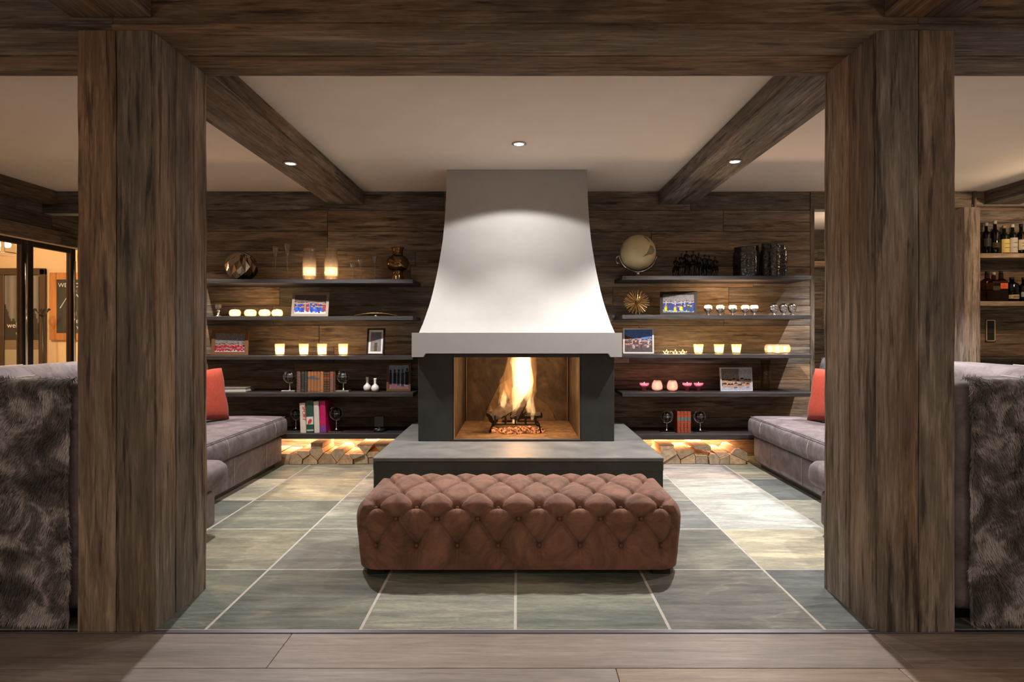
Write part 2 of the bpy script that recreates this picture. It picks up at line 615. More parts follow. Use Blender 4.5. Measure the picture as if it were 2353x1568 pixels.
        def V(p):
            kk = (round(p[0], 6), round(p[1], 6), round(p[2], 6))
            if kk not in key:
                p = Vector(p)
                q = Vector([min(max(p[i], il[i]), ih[i]) for i in range(3)])
                d = p - q
                nn = d.normalized() if d.length > 1e-9 else Vector((0, 0, 1))
                # ellipsoidal reach keeps the radius on every axis
                o = q + nn * r if d.length > 1e-9 else p
                if fn:
                    o = fn(p, o, nn)
                key[kk] = len(vs)
                vs.append(o)
            return key[kk]
        for a in range(3):
            u, w_ = (a + 1) % 3, (a + 2) % 3
            for side in (0, 1):
                c = lo[a] if side == 0 else hi[a]
                for i in range(len(ax[u]) - 1):
                    for j in range(len(ax[w_]) - 1):
                        q = []
                        for (ii, jj) in ((i, j), (i + 1, j), (i + 1, j + 1), (i, j + 1)):
                            p = [0, 0, 0]
                            p[a] = c; p[u] = ax[u][ii]; p[w_] = ax[w_][jj]
                            q.append(V(p))
                        if side == 0:
                            q.reverse()
                        if len(set(q)) >= 3:
                            fs.append(tuple(q))
        return self.add(vs, fs)

    def move(self, dx, dy, dz):
        self.v = [(x + dx, y + dy, z + dz) for x, y, z in self.v]
        return self

    def xf(self, mat):
        self.v = [tuple(mat @ Vector(p)) for p in self.v]
        return self

    def build(self, name, mat, parent=None, smooth=False, loc=None, angle=None):
        me = bpy.data.meshes.new(name)
        me.from_pydata(self.v, [], self.f)
        mats = mat if isinstance(mat, (list, tuple)) else [mat]
        for q in mats:
            me.materials.append(q)
        if smooth:
            me.polygons.foreach_set('use_smooth', [True] * len(me.polygons))
            if angle:
                try:
                    me.set_sharp_from_angle(angle=math.radians(angle))
                except Exception:
                    pass
        me.update()
        o = bpy.data.objects.new(name, me)
        COL.objects.link(o)
        if parent:
            o.parent = parent
        if loc is not None:
            o.location = loc
        return o


def thing(name, label, cat, loc=(0, 0, 0), rz=0.0, group=None):
    o = bpy.data.objects.new(name, None)
    o.empty_display_size = 0.05
    COL.objects.link(o)
    o.location = loc
    o.rotation_euler = (0, 0, rz)
    o['label'] = label
    o['category'] = cat
    if group:
        o['group'] = group
    return o


def tag(o, label, cat, group=None):
    o['label'] = label
    o['category'] = cat
    if group:
        o['group'] = group
    return o


def struct(name, mb=None, mat=None, label=None, cat=None):
    if mb is None:
        o = bpy.data.objects.new(name, None)
        COL.objects.link(o)
    else:
        o = mb.build(name, mat)
    o['kind'] = 'structure'
    o['label'] = label or name
    o['category'] = cat or 'wall'
    return o


def copy_tree(o, parent=None):
    c = o.copy()
    COL.objects.link(c)
    if parent is not None:
        c.parent = parent
    for ch in list(o.children):
        copy_tree(ch, c)
    return c


def wx(px, d):
    return (px - VX) * d / FOC


def wz(py, d):
    return CAMZ - (py - VY) * d / FOC

R = random.Random(7)
# ------------------------------------------------------------------ setting
WALLY = 5.85
H = 2.583
D1, D2 = 2.39, 2.82


def tint(o, t):
    o.color = (t[0], t[1], t[2], 1)
    return o


def wood_tint(r, base=1.0, amp=0.28):
    b = base * (1 + r.uniform(-amp, amp))
    wv = r.uniform(-0.07, 0.10)
    return (b * (1 + wv), b, b * (1 - wv * 1.3))


def plank(name, x0, x1, y0, y1, z0, z1, mat, parent, t=None, c=0.003):
    cx, cyy, cz = (x0 + x1) / 2, (y0 + y1) / 2, (z0 + z1) / 2
    g = 0.0012
    mb = MB().cbox(x0 - cx, x1 - cx, y0 - cyy, y1 - cyy, z0 - cz, z1 - cz, c)
    o = mb.build(name, mat, parent, loc=(cx, cyy, cz))
    tint(o, t or wood_tint(R))
    return o


def rough_plank(name, x0, x1, y0, y1, z0, z1, axis, mat, parent, t=None, wob=0.004, n=14, seed=0):
    """hewn board: a bevelled bar whose edges waver along its length"""
    lo, hi = [x0, y0, z0], [x1, y1, z1]
    c = [(a + b) / 2 for a, b in zip(lo, hi)]
    L = hi[axis] - lo[axis]
    u, v = [i for i in range(3) if i != axis]
    hu, hv = (hi[u] - lo[u]) / 2, (hi[v] - lo[v]) / 2
    ch = 0.005
    rr = random.Random(seed * 13 + 5)
    vs, fs = [], []
    for k in range(n + 1):
        t_ = -L / 2 + L * k / n
        ring = []
        for (a, b) in ((-1, -1), (1, -1), (1, 1), (-1, 1)):
            du, dv = rr.uniform(-wob, wob * 0.4), rr.uniform(-wob, wob * 0.4)
            for (ca, cb) in (((0, ch), (ch, 0)) if a * b > 0 else ((ch, 0), (0, ch))):
                ring.append((a * (hu - ca + du * 1), b * (hv - cb + dv * 0.5)))
        for (p, q) in ring:
            w3 = [0, 0, 0]
            w3[axis] = t_; w3[u] = p; w3[v] = q
            vs.append(w3)
    m = 8
    for k in range(n):
        for i in range(m):
            j = (i + 1) % m
            fs.append((k * m + i, k * m + j, (k + 1) * m + j, (k + 1) * m + i))
    fs.append(tuple(range(m - 1, -1, -1)))
    fs.append(tuple(n * m + i for i in range(m)))
    mb = MB().add(vs, fs)
    me = mb.build(name, mat, parent, loc=tuple(c))
    import bmesh
    bm = bmesh.new(); bm.from_mesh(me.data); bmesh.ops.recalc_face_normals(bm, faces=bm.faces); bm.to_mesh(me.data); bm.free()
    tint(me, t or wood_tint(R))
    return me


def plank_rows(parent, x0, x1, yf, z0, z1, seed, mat=WX, th=0.022, lens=(1.1, 2.6), hs=(0.15, 0.215), axis='x', base=1.0, facing=-1, tints=None):
    r = random.Random(seed)
    z = z0
    while z < z1 - 0.01:
        h = r.uniform(*hs)
        if z + h > z1 - 0.08:
            h = z1 - z
        x = x0
        first = True
        while x < x1 - 0.01:
            L = r.uniform(*lens) * (r.uniform(0.3, 1) if first else 1)
            first = False
            if x + L > x1 - 0.3:
                L = x1 - x
            pr = r.uniform(0, 0.006)
            t = wood_tint(r, base)
            if axis == 'x':
                plank('plank', x + 0.0015, x + L - 0.0015, yf + pr, yf + th, z + 0.0015, z + h - 0.0015, mat, parent, t)
            else:
                a, b = (yf - th, yf - pr) if facing > 0 else (yf + pr, yf + th)
                plank('plank', a, b, x + 0.0015, x + L - 0.0015, z + 0.0015, z + h - 0.0015, mat, parent, t)
            x += L
        z += h


# floors
slab = struct('floor', MB().box(-7.6, 6.3, 2.41, 9.0, -0.12, -0.0008), GROUT, 'grey green slate tiled floor of the sunken fireplace lounge', 'floor')
TW, TX = 0.6265, -0.0106
rows_y = [2.415, 3.033, 3.659, 4.286, 4.912, 5.539, 5.86]
G1, G2, G3 = (0.115, 0.130, 0.108), (0.165, 0.180, 0.150), (0.20, 0.21, 0.18)
CRM, PAL, BLU, OLV = (0.40, 0.37, 0.285), (0.40, 0.415, 0.405), (0.135, 0.15, 0.16), (0.21, 0.205, 0.155)
TC = {(0, -3): G1, (0, -2): G1, (0, -1): G3, (0, 0): G2, (0, 1): (0.15, 0.155, 0.14), (0, 2): (0.095, 0.11, 0.115), (0, -4): G1, (0, 3): BLU,
      (1, -3): OLV, (1, -4): OLV, (1, -2): (0.16, 0.17, 0.15), (1, -1): G2, (1, 0): G2, (1, 1): (0.17, 0.18, 0.16), (1, 2): CRM, (1, 3): CRM,
      (2, -4): (0.17, 0.18, 0.16), (2, -3): G2, (2, -2): (0.24, 0.25, 0.22), (2, -1): G2, (2, 0): G2, (2, 1): BLU, (2, 2): PAL, (2, 3): (0.30, 0.30, 0.26),
      (3, -4): CRM, (3, -3): (0.34, 0.30, 0.21), (3, -2): (0.34, 0.29, 0.24), (3, 1): (0.20, 0.205, 0.20), (3, 2): PAL, (3, 3): BLU,
      (4, -4): OLV, (4, -3): (0.24, 0.225, 0.18), (4, -2): (0.21, 0.21, 0.18), (4, 1): PAL, (4, 2): (0.30, 0.28, 0.28), (4, 3): (0.27, 0.26, 0.21)}
for ry in range(6):
    for ix in range(-7, 7):
        x0 = TX + ix * TW
        g = 0.005
        t = TC.get((ry, ix), R.choice([G1, G2, G3, BLU, OLV]))
        f = 1 + R.uniform(-0.06, 0.06)
        o = plank('tile', x0 + g, x0 + TW - g, rows_y[ry] + g, rows_y[ry + 1] - g, -0.02, 0.0, SLATE, slab, tuple(c * f for c in t), 0.002)
wf = struct('wood_floor', MB().box(-7.6, 6.3, -3.2, 2.385, -0.12, -0.012), OAK, 'smoked oak plank floor in the foreground before the slate', 'floor')
tint(wf, (0.9, 0.9, 0.9))
yy = 2.385
k = 0
ends = {0: [-4.6, -2.9, -0.9, 1.42, 3.4, 6.2], 1: [-4.6, -1.9, 0.35, 1.36, 4.0, 6.2], 2: [-4.6, -1.2, 1.0, 3.1, 6.2]}
while yy > 0.9:
    e = ends[k % 3]
    for a, b in zip(e[:-1], e[1:]):
        plank('plank', a + 0.001, b - 0.001, yy - 0.245, yy - 0.001, -0.02, 0.0, OAK, wf, wood_tint(R, 1.0, 0.12), 0.0015)
    yy -= 0.246
    k += 1
struct('trim_1', MB().cbox(-4.6, 6.2, 2.386, 2.412, -0.02, 0.003, 0.002), TRIMM, 'thin dark metal strip between slate and oak floors', 'floor strip')

# ceiling and enclosing walls
struct('ceiling', MB().box(-7.6, 6.4, -3.2, 9.0, H, H + 0.12), CEIL, 'smooth warm white plaster ceiling', 'ceiling')
struct('wall_front', MB().box(-4.8, 6.4, -3.3, -3.2, 0, H), PLAIN, 'plain wall behind the camera', 'wall')
struct('wall_right', MB().box(6.2, 6.3, -3.2, 9.0, 0, H), PLAIN, 'plain wall at the right end of the room', 'wall')
struct('wall_left_near', MB().box(-4.8, -4.7, -3.2, 3.0, 0, H), PLAIN, 'plain wall on the near left side', 'wall')

wb = struct('wall_back', MB().box(-3.05, 2.86, WALLY + 0.024, WALLY + 0.14, 0, H), PLAIN, 'reclaimed timber plank wall behind the shelves and fireplace', 'wall')
plank_rows(wb, -3.05, 2.86, WALLY, 0, H, 11, base=0.92)
hl = struct('trim_2', MB().box(-4.65, -3.05, WALLY + 0.024, WALLY + 0.14, 2.37, H), PLAIN, 'timber header beam left of the shelf wall', 'beam')
plank_rows(hl, -4.65, -3.05, WALLY, 2.37, H, 3, hs=(0.09, 0.12), base=0.6)
hr = struct('trim_3', MB().box(2.86, 4.45, WALLY + 0.024, WALLY + 0.14, 2.41, H), PLAIN, 'timber header beam over the right passage', 'beam')
plank_rows(hr, 2.86, 4.45, WALLY, 2.41, H, 4, hs=(0.15, 0.2), base=0.8)
we = struct('trim_4', MB().box(2.86, 2.90, WALLY + 0.001, WALLY + 0.16, 0, 2.41), WZ, 'timber end board closing the right edge of the plank wall', 'end board')
tint(we, (0.55, 0.52, 0.48))
struct('trim_5', MB().cbox(-3.085, -3.052, WALLY - 0.01, WALLY + 0.14, 0, 2.37, 0.003), simple('pale_jamb', (0.62, 0.58, 0.56), 0.6), 'pale upright jamb at the left end of the plank wall', 'jamb')
# room beyond the passage
wp = struct('wall_passage', MB().box(2.4, 6.2, 8.024, 8.1, 0, H), PLAIN, 'timber wall beyond the right passage', 'wall')
plank_rows(wp, 2.4, 6.2, 8.0, 0, H, 21, base=0.9, hs=(0.2, 0.3))
MB().cbox(3.4, 4.4, 7.75, 8.0, 2.05, 2.13, 0.004).build('ledge', WX, wp)
struct('wall_passage_side', MB().box(2.3, 2.4, 5.99, 8.1, 0, H), PLAIN, 'plain side wall of the right passage', 'wall')
# bar wall
wbar = struct('wall_bar', MB().box(4.28, 6.2, 6.174, 6.30, 0, H), PLAIN, 'timber plank wall behind the bar shelves', 'wall')
plank_rows(wbar, 4.30, 6.2, 6.15, 0, H, 31, base=1.0, hs=(0.16, 0.24))
bh = struct('trim_8', MB().box(4.45, 6.2, WALLY + 0.024, WALLY + 0.1, 2.455, H), PLAIN, 'timber header above the bar niche', 'beam')
plank_rows(bh, 4.45, 6.2, WALLY, 2.455, H, 33, base=1.0, hs=(0.13, 0.14))
bp = struct('trim_6', MB().box(4.30, 4.45, 5.76, 6.149, 0, 2.41), WZ, 'grey weathered timber post beside the bar shelves', 'post')
tint(bp, (1.25, 1.2, 1.2))
struct('trim_7', MB().box(4.45, 4.47, 5.83, 5.85, 0, H), WZ, 'narrow timber corner strip by the bar shelves', 'corner strip')
# door wall on the left (runs into depth)
wl = struct('wall_left', MB().box(-4.8, -4.674, 3.0, 9.0, 2.10, H), PLAIN, 'timber lintel over the glazed hall doors', 'wall')
plank_rows(wl, 3.0, 9.0, -4.65, 2.10, H, 41, mat=WY, axis='y', base=0.75, hs=(0.11, 0.17), lens=(1.5, 3.0), facing=1)
lb = struct('ceiling_beam', MB().box(-4.65, -4.50, 3.0, WALLY, 2.46, H), WY, 'dark timber beam along the left wall top', 'beam')
tint(lb, (0.6, 0.58, 0.56))
# hall beyond
struct('wall_hall_back', MB().box(-7.6, -4.8, 8.3, 8.4, 0, H), CREAM, 'warm cream wall of the entrance hall', 'wall')
struct('wall_hall_side', MB().box(-7.7, -7.6, 2.9, 8.4, 0, H), CREAM, 'cream far side wall of the entrance hall', 'wall')
struct('wall_hall_near', MB().box(-7.6, -4.8, 2.9, 3.0, 0, H), CREAM, 'cream near end wall of the entrance hall', 'wall')
struct('wall_left_far', MB().box(-4.80, -4.674, 6.75, 8.3, 0, 2.10), CREAM, 'wall beyond the glazed hall doors', 'wall')
struct('wall_hall_inner', MB().box(-4.674, 2.3, 8.3, 8.4, 0, H), PLAIN, 'plain wall behind the fireplace wall', 'wall')

# glazed hall doors: stiles, rails and panes on the plane X = -4.68
def hall_door(n, y0, y1, wst, label):
    d = struct('door_%d' % n, None, None, label, 'door')
    d.location = (-4.68, y0, 0)
    L = y1 - y0
    MB().cbox(-0.025, 0.025, 0, wst, 0, 2.08, 0.003).build('stile', DOORM, d)
    MB().cbox(-0.025, 0.025, L - wst, L, 0, 2.08, 0.003).build('stile', DOORM, d)
    MB().cbox(-0.024, 0.024, wst, L - wst, 2.03, 2.08, 0.003).build('rail', DOORM, d)
    MB().cbox(-0.024, 0.024, wst, L - wst, 0, 0.10, 0.003).build('rail', DOORM, d)
    MB().box(-0.004, 0.004, wst, L - wst, 0.10, 2.03).build('pane', PANEG, d)
    return d


DOORM = simple('bronzed_door_metal', (0.10, 0.075, 0.06), 0.4, 0.7)
dA = hall_door(1, 4.62, 5.672, 0.06, 'left glazed leaf of the hall doors in bronzed metal')
dB = hall_door(2, 5.682, 6.30, 0.07, 'right glazed leaf of the hall doors beside the column')
hall_door(4, 3.6, 4.61, 0.05, 'fixed glazed panel nearest the camera in the hall door wall')
for d, y in ((dA, 1.02), (dB, 0.57)):
    MB().tube([(0.05, y, 0.75), (0.05, y, 1.95)], 0.011, 10).tube([(0.02, y, 0.85), (0.05, y, 0.85)], 0.006, 6).tube([(0.02, y, 1.85), (0.05, y, 1.85)], 0.006, 6).build('door_handle', CHROME, d, True)


# ------------------------------------------------------------------ printed pictures
def print_mesh(name, w, h, painter, parent=None, nx=36, nz=26, seed=1, mat=None):
    """flat print in the XZ plane facing -Y, centred on x, bottom at z=0; one colour per little cell"""
    me = bpy.data.meshes.new(name)
    vs = [(-w / 2 + w * i / nx, 0, h * j / nz) for j in range(nz + 1) for i in range(nx + 1)]
    fs = [(j * (nx + 1) + i, j * (nx + 1) + i + 1, (j + 1) * (nx + 1) + i + 1, (j + 1) * (nx + 1) + i) for j in range(nz) for i in range(nx)]
    me.from_pydata(vs, [], fs)
    me.materials.append(mat or PRINT)
    at = me.color_attributes.new('print', 'FLOAT_COLOR', 'CORNER')
    rr = random.Random(seed)
    k = 0
    for j in range(nz):
        for i in range(nx):
            c = painter((i + 0.5) / nx, (j + 0.5) / nz, rr)
            for _ in range(4):
                at.data[k].color = (c[0], c[1], c[2], 1)
                k += 1
    o = bpy.data.objects.new(name, me)
    COL.objects.link(o)
    if parent:
        o.parent = parent
    return o


def text(name, s, size, mat, parent, loc, rot=(PI / 2, 0, 0), align='CENTER', ext=0.0006):
    cu = bpy.data.curves.new(name, 'FONT')
    cu.body = s
    cu.size = size
    cu.extrude = ext
    cu.align_x = align
    cu.materials.append(mat)
    o = bpy.data.objects.new(name, cu)
    COL.objects.link(o)
    bpy.context.view_layer.update()
    me = bpy.data.meshes.new_from_object(o.evaluated_get(bpy.context.evaluated_depsgraph_get()))
    bpy.data.objects.remove(o)
    o = bpy.data.objects.new(name, me)
    if not me.materials:
        me.materials.append(mat)
    COL.objects.link(o)
    o.parent = parent
    o.location = loc
    o.rotation_euler = rot
    return o


# far entrance door in the hall
def film(u, v, r):
    z = v * 2.0
    ridge = 1.42 + 0.12 * math.sin(u * 9 + 1.0) + 0.05 * math.sin(u * 23)
    if z > ridge:
        g = 0.20 + 0.05 * math.sin(u * 30)
        return (g, g * 0.95, g * 0.86)
    if z > 1.10:
        return (0.055, 0.048, 0.040)
    if z > 0.95:
        return (0.22, 0.17, 0.11)
    return (0.42, 0.37, 0.28)


d3 = struct('door_3', None, None, 'dark framed entrance door with a frosted welcome film', 'door')
d3.location = (-7.14, 8.28, 0)
MB().cbox(-0.62, -0.55, -0.04, 0.0, 0, 2.08, 0.004).cbox(0.55, 0.62, -0.04, 0.0, 0, 2.08, 0.004).cbox(-0.62, 0.62, -0.04, 0.0, 2.0, 2.09, 0.004).build('door_frame', DOORM, d3)
for s in (-1, 1):
    o = print_mesh('pane', 0.50, 1.98, film, d3, 30, 60)
    o.location = (s * 0.275, -0.02, 0.01)
    MB().cbox(-0.028, 0.028, -0.035, -0.005, 0, 2.0, 0.003).move(s * 0.028, 0, 0).build('stile', DOORM, d3)
    text('lettering', 'welcome', 0.10, CHALK, d3, (s * 0.275, -0.025, 1.27))
    text('lettering', 'to the', 0.07, CHALK, d3, (s * 0.30, -0.025, 1.17))
MB().cbox(0.33, 0.36, -0.05, -0.02, 0.88, 1.0, 0.004).build('lock', CHROME, d3)

cb = thing('chalkboard', 'framed chalkboard with a handwritten welcome on the cream hall wall', 'chalkboard', (-6.15, 8.28, 1.10))
W_, H_ = 0.62, 0.93
fw = 0.095
MB().prism([(-W_ / 2, 0), (-W_ / 2, H_), (-W_ / 2 + fw, H_ - fw), (-W_ / 2 + fw, fw)], 'y', -0.03, 0).prism([(W_ / 2, H_), (W_ / 2, 0), (W_ / 2 - fw, fw), (W_ / 2 - fw, H_ - fw)], 'y', -0.03, 0).prism([(-W_ / 2, H_), (W_ / 2, H_), (W_ / 2 - fw, H_ - fw), (-W_ / 2 + fw, H_ - fw)], 'y', -0.03, 0).prism([(W_ / 2, 0), (-W_ / 2, 0), (-W_ / 2 + fw, fw), (W_ / 2 - fw, fw)], 'y', -0.03, 0).build('frame', PINE, cb)
MB().box(-W_ / 2 + fw, W_ / 2 - fw, -0.016, -0.002, fw, H_ - fw).build('board', SLATEB, cb)
for s_, z_, sz in (('WELCOME', 0.73, 0.082), ('TO', 0.645, 0.08), ('SKI', 0.33, 0.085), ('STYLE', 0.235, 0.06), ('ENJOY', 0.15, 0.06)):
    text('lettering', s_, sz, CHALK, cb, (0, -0.018, z_))
mt = MB()
for a, b, c_ in (((-0.17, 0.44), (-0.07, 0.60), (0.0, 0.46)), ((-0.03, 0.46), (0.06, 0.63), (0.17, 0.44))):
    mt.tube([(a[0], -0.018, a[1]), (b[0], -0.018, b[1]), (c_[0], -0.018, c_[1])], 0.006, 6)
mt.build('drawing', CHALK, cb)

cs = thing('coat_stand', 'slim dark stand with knobs next to the entrance door', 'stand', (-6.30, 7.95, 0))
MB().tube([(0.02, 0, 0.01), (-0.02, 0, 1.5)], 0.014, 8).build('pole', BLACK, cs, True)
MB().lathe([(0.11, 0), (0.11, 0.02), (0.02, 0.05)], n=16).build('base', BLACK, cs, True)
for a in range(4):
    MB().tube([(-0.02, 0, 1.4), (-0.02 + 0.07 * math.cos(a * 1.57 + .4), 0.07 * math.sin(a * 1.57 + .4), 1.50)], 0.008, 6).sphere((-0.02 + 0.075 * math.cos(a * 1.57 + .4), 0.075 * math.sin(a * 1.57 + .4), 1.51), 0.017, 8, 6).build('hook', BLACK, cs, True)

ln = thing('hanging_lantern', 'lit glass lantern hanging in the entrance hall', 'lantern', (-5.86, 6.8, 2.10))
tp = [(0.17, 0.0), (0.12, 0.19)]
P = lambda r_, z_: [(sx * r_, sy * r_, z_) for sx, sy in ((-1, -1), (1, -1), (1, 1), (-1, 1))]
lo_, hi_ = P(0.17, 0), P(0.12, 0.19)
fr = MB()
for i in range(4):
    fr.tube([lo_[i], hi_[i]], 0.006, 6).tube([lo_[i], lo_[(i + 1) % 4]], 0.006, 6).tube([hi_[i], hi_[(i + 1) % 4]], 0.006, 6)
fr.add([(-.12, -.12, .19), (.12, -.12, .19), (.12, .12, .19), (-.12, .12, .19), (0, 0, .26)], [(0, 1, 4), (1, 2, 4), (2, 3, 4), (3, 0, 4)])
fr.tube([(0, 0, 0.25), (0, 0, H - 2.10)], 0.006, 6)
fr.build('frame', DOORM, ln)
MB().add(lo_ + hi_, [(0, 1, 5, 4), (1, 2, 6, 5), (2, 3, 7, 6), (3, 0, 4, 7)]).build('pane', PANEG, ln)
MB().sphere((-0.06, 0, 0.10), 0.035, 12, 8).build('bulb', LANT, ln, True)
MB().sphere((0.06, 0, 0.10), 0.035, 12, 8).build('bulb', LANT, ln, True)
lamp('POINT', (0, 0, 0.02), 40, (1, 0.64, 0.34), 0.05, parent=ln)

# ------------------------------------------------------------------ columns and beams
def column(x0, x1, side, seed, label, splits_f, splits_s, base):
    o = struct('column', MB().box(x0 + 0.022, x1 - 0.022, D1 + 0.022, D2 - 0.022, 0, 2.41), PLAIN, label, 'column')
    rr = random.Random(seed)
    xs = [x0] + splits_f + [x1]
    for i in range(len(xs) - 1):
        rough_plank('plank', xs[i] + 0.001, xs[i + 1] - 0.001, D1 + rr.uniform(0, 0.004), D1 + 0.024, 0, 2.41, 2, WZ, o, wood_tint(rr, base, 0.14), 0.0035, 16, seed + i)
        rough_plank('plank', xs[i] + 0.001, xs[i + 1] - 0.001, D2 - 0.024, D2, 0, 2.41, 2, WZ, o, wood_tint(rr, base, 0.2), 0.004, 16, seed + i + 20)
    ys = [D1 + 0.024] + splits_s + [D2 - 0.024]
    for i in range(len(ys) - 1):
        for (a, b) in ((x0, x0 + 0.024), (x1 - 0.024, x1)):
            rough_plank('plank', a, b, ys[i] + 0.001, ys[i + 1] - 0.001, 0, 2.41, 2, WZ, o, wood_tint(rr, base * 1.1, 0.2), 0.003, 16, seed + i + 40)
    return o


column(-1.765, -1.462, 1, 5, 'left square column clad in vertical reclaimed planks', [-1.61], [2.56, 2.70], 1.0)
column(1.440, 1.752, -1, 9, 'right square column clad in vertical reclaimed planks', [1.605], [2.60], 1.06)

mb_ = struct('ceiling_beam', MB().box(-4.6, 6.2, D1 + 0.02, D2 - 0.02, 2.43, H), PLAIN, 'wide timber beam spanning over both columns', 'beam')
xs_cuts = [-4.6, -1.62, 1.60, 6.2]
for i in range(3):
    a, b = xs_cuts[i], xs_cuts[i + 1]
    rough_plank('plank', a, b, 2.385, 2.615, 2.41, 2.436, 0, WX, mb_, wood_tint(R, 0.85, 0.1), 0.002, 14, 70 + i)
    rough_plank('plank', a, b, 2.618, 2.825, 2.41, 2.436, 0, WX, mb_, wood_tint(R, 0.78, 0.1), 0.002, 14, 80 + i)
    plank('plank', a, b, 2.392, 2.414, 2.438, 2.582, WX, mb_, wood_tint(R, 0.85, 0.1))
    plank('plank', a, b, 2.80, 2.822, 2.438, 2.582, WX, mb_, wood_tint(R, 0.85, 0.1))


def ybeam(x0, x1, y0, y1, z0, label, seed, base=0.85):
    o = struct('ceiling_beam', MB().box(x0 + 0.02, x1 - 0.02, y0, y1, z0 + 0.02, H), PLAIN, label, 'beam')
    rr = random.Random(seed)
    xm = x0 + (x1 - x0) * 0.5
    plank('plank', x0, xm - 0.001, y0, y1, z0, z0 + 0.022, WY, o, wood_tint(rr, base, 0.2))
    plank('plank', xm + 0.001, x1, y0, y1, z0, z0 + 0.022, WY, o, wood_tint(rr, base, 0.2))
    plank('plank', x0, x0 + 0.02, y0, y1, z0 + 0.024, H - 0.001, WY, o, wood_tint(rr, base, 0.15))
    plank('plank', x1 - 0.02, x1, y0, y1, z0 + 0.024, H - 0.001, WY, o, wood_tint(rr, base * 1.25, 0.15))
    return o


ybeam(-1.85, -1.506, 2.826, WALLY, 2.455, 'left timber ceiling beam with a downlight running to the shelf wall', 3)
ybeam(1.375, 1.72, 2.826, WALLY, 2.455, 'right timber ceiling beam with a downlight running to the shelf wall', 4, 1.0)
ybeam(-1.78, -1.46, -3.2, 2.384, 2.458, 'near timber ceiling beam at the upper left edge', 5)
ybeam(1.46, 1.78, -3.2, 2.384, 2.458, 'near timber ceiling beam at the upper right edge', 6)
ybeam(4.56, 4.90, 2.826, WALLY, 2.455, 'dark timber ceiling beam above the bar shelves', 7, 0.5)


def downlight(x, y, z, label):
    t = thing('downlight', label, 'ceiling light', (x, y, z))
    MB().lathe([(0.036, -0.001), (0.050, -0.001), (0.052, -0.006), (0.038, -0.010), (0.036, -0.001)], n=24).build('bezel', SILVER, t, True)
    MB().lathe([(0.0001, -0.005), (0.036, -0.005)], n=20).build('lens', DOWNL, t)


downlight(0.008, 4.37, H, 'lit round downlight in the white ceiling above the fireplace hood')
downlight(-1.68, 4.42, 2.455, 'lit round downlight set in the left timber beam')
downlight(1.585, 4.37, 2.455, 'lit round downlight set in the right timber beam')
downlight(3.25, 4.95, H, 'round downlight in the ceiling near the right passage hidden by the column')
downlight(-3.25, 4.95, H, 'round downlight in the ceiling near the hall doors hidden by the column')

# ------------------------------------------------------------------ fireplace
fp = thing('fireplace', 'open log fireplace with pale flared hood and dark surround', 'fireplace', (0, 4.68, 0))
FY = 4.68
HC = -0.008


def gflare(z):
    pts = [(1.2, 1.0), (1.26, 0.87), (1.33, 0.77), (1.40, 0.665), (1.48, 0.565), (1.566, 0.475), (1.68, 0.37), (1.79, 0.28), (1.98, 0.15), (2.15, 0.08), (2.33, 0.03), (2.583, 0.0)]
    for (a, ga), (b, gb) in zip(pts[:-1], pts[1:]):
        if z <= b:
            t = (z - a) / (b - a)
            return ga + (gb - ga) * t
    return 0.0


hood = MB()
NZ = 40
sec = []
for i in range(NZ + 1):
    z = 1.2 + (H - 0.001 - 1.2) * i / NZ
    g = (gflare(max(1.2, z - 0.02)) + gflare(z) + gflare(min(2.58, z + 0.02))) / 3
    hx = 0.594 + 0.175 * g
    yf = 5.07 - 0.39 * g - FY
    sec.append([(HC - hx, WALLY - 0.001 - FY, z), (HC - hx, yf, z), (HC + hx, yf, z), (HC + hx, WALLY - 0.001 - FY, z)])
vs, fs = [], []
for i, s in enumerate(sec):
    vs += s
for i in range(NZ):
    for k in range(3):
        a = i * 4 + k
        fs.append((a, a + 1, a + 5, a + 4))
ho = MB().add(vs, fs).build('hood', HOODM, fp, True, angle=40)
bw = 0.812
MB().prism([(-bw, 1.2), (-bw, 1.012), (-bw + 0.088, 1.012), (-bw + 0.105, 1.040), (bw - 0.105, 1.040), (bw - 0.088, 1.012), (bw, 1.012), (bw, 1.2)], 'y', 4.62 - FY, WALLY - 0.002 - FY).move(HC, 0, 0).build('mantel_band', HOODM, fp)
# dark surround: two cheeks and lintel
ox0, ox1 = wx(1043, FY + 0.0), wx(1332, FY)
MB().cbox(-0.772 + HC, ox0 - 0.008, 0.0, WALLY - 0.002 - FY, 0.352, 1.04, 0.003).build('surround_panel', DARKM, fp)
MB().cbox(ox1 + 0.008, 0.762 + HC, 0.0, WALLY - 0.002 - FY, 0.352, 1.04, 0.003).build('surround_panel', DARKM, fp)
MB().cbox(ox0 - 0.008, ox1 + 0.008, -0.012, 0.03, 1.008, 1.045, 0.002).build('lintel', DARKM, fp)
MB().cbox(ox0 - 0.008, ox1 + 0.008, -0.004, 0.02, 0.352, 0.366, 0.002).build('sill', DARKM, fp)
# firebox lining
YB = 5.70 - FY
MB().box(ox0 - 0.006, ox0, 0.0, YB, 0.36, 1.16).build('side_lining', SOOTM, fp)
MB().box(ox1, ox1 + 0.006, 0.0, YB, 0.36, 1.16).build('side_lining', SOOTM, fp)
MB().box(ox0 - 0.006, ox1 + 0.006, YB, YB + 0.02, 0.36, 1.16).build('back_lining', SOOTM, fp)
MB().box(ox0, ox1, 0.02, YB, 0.353, 0.360).build('firebox_floor', ASHM, fp)
for x in (ox0, ox1):
    MB().cbox(x - 0.006, x + 0.006, 0.002, 0.018, 0.366, 1.008, 0.001).build('edge_trim', BRASSY, fp)
for x in (ox0 + 0.012, ox1 - 0.012):
    MB().cbox(x - 0.005, x + 0.005, YB - 0.02, YB - 0.005, 0.361, 1.10, 0.001).build('corner_trim', BRASSY, fp)
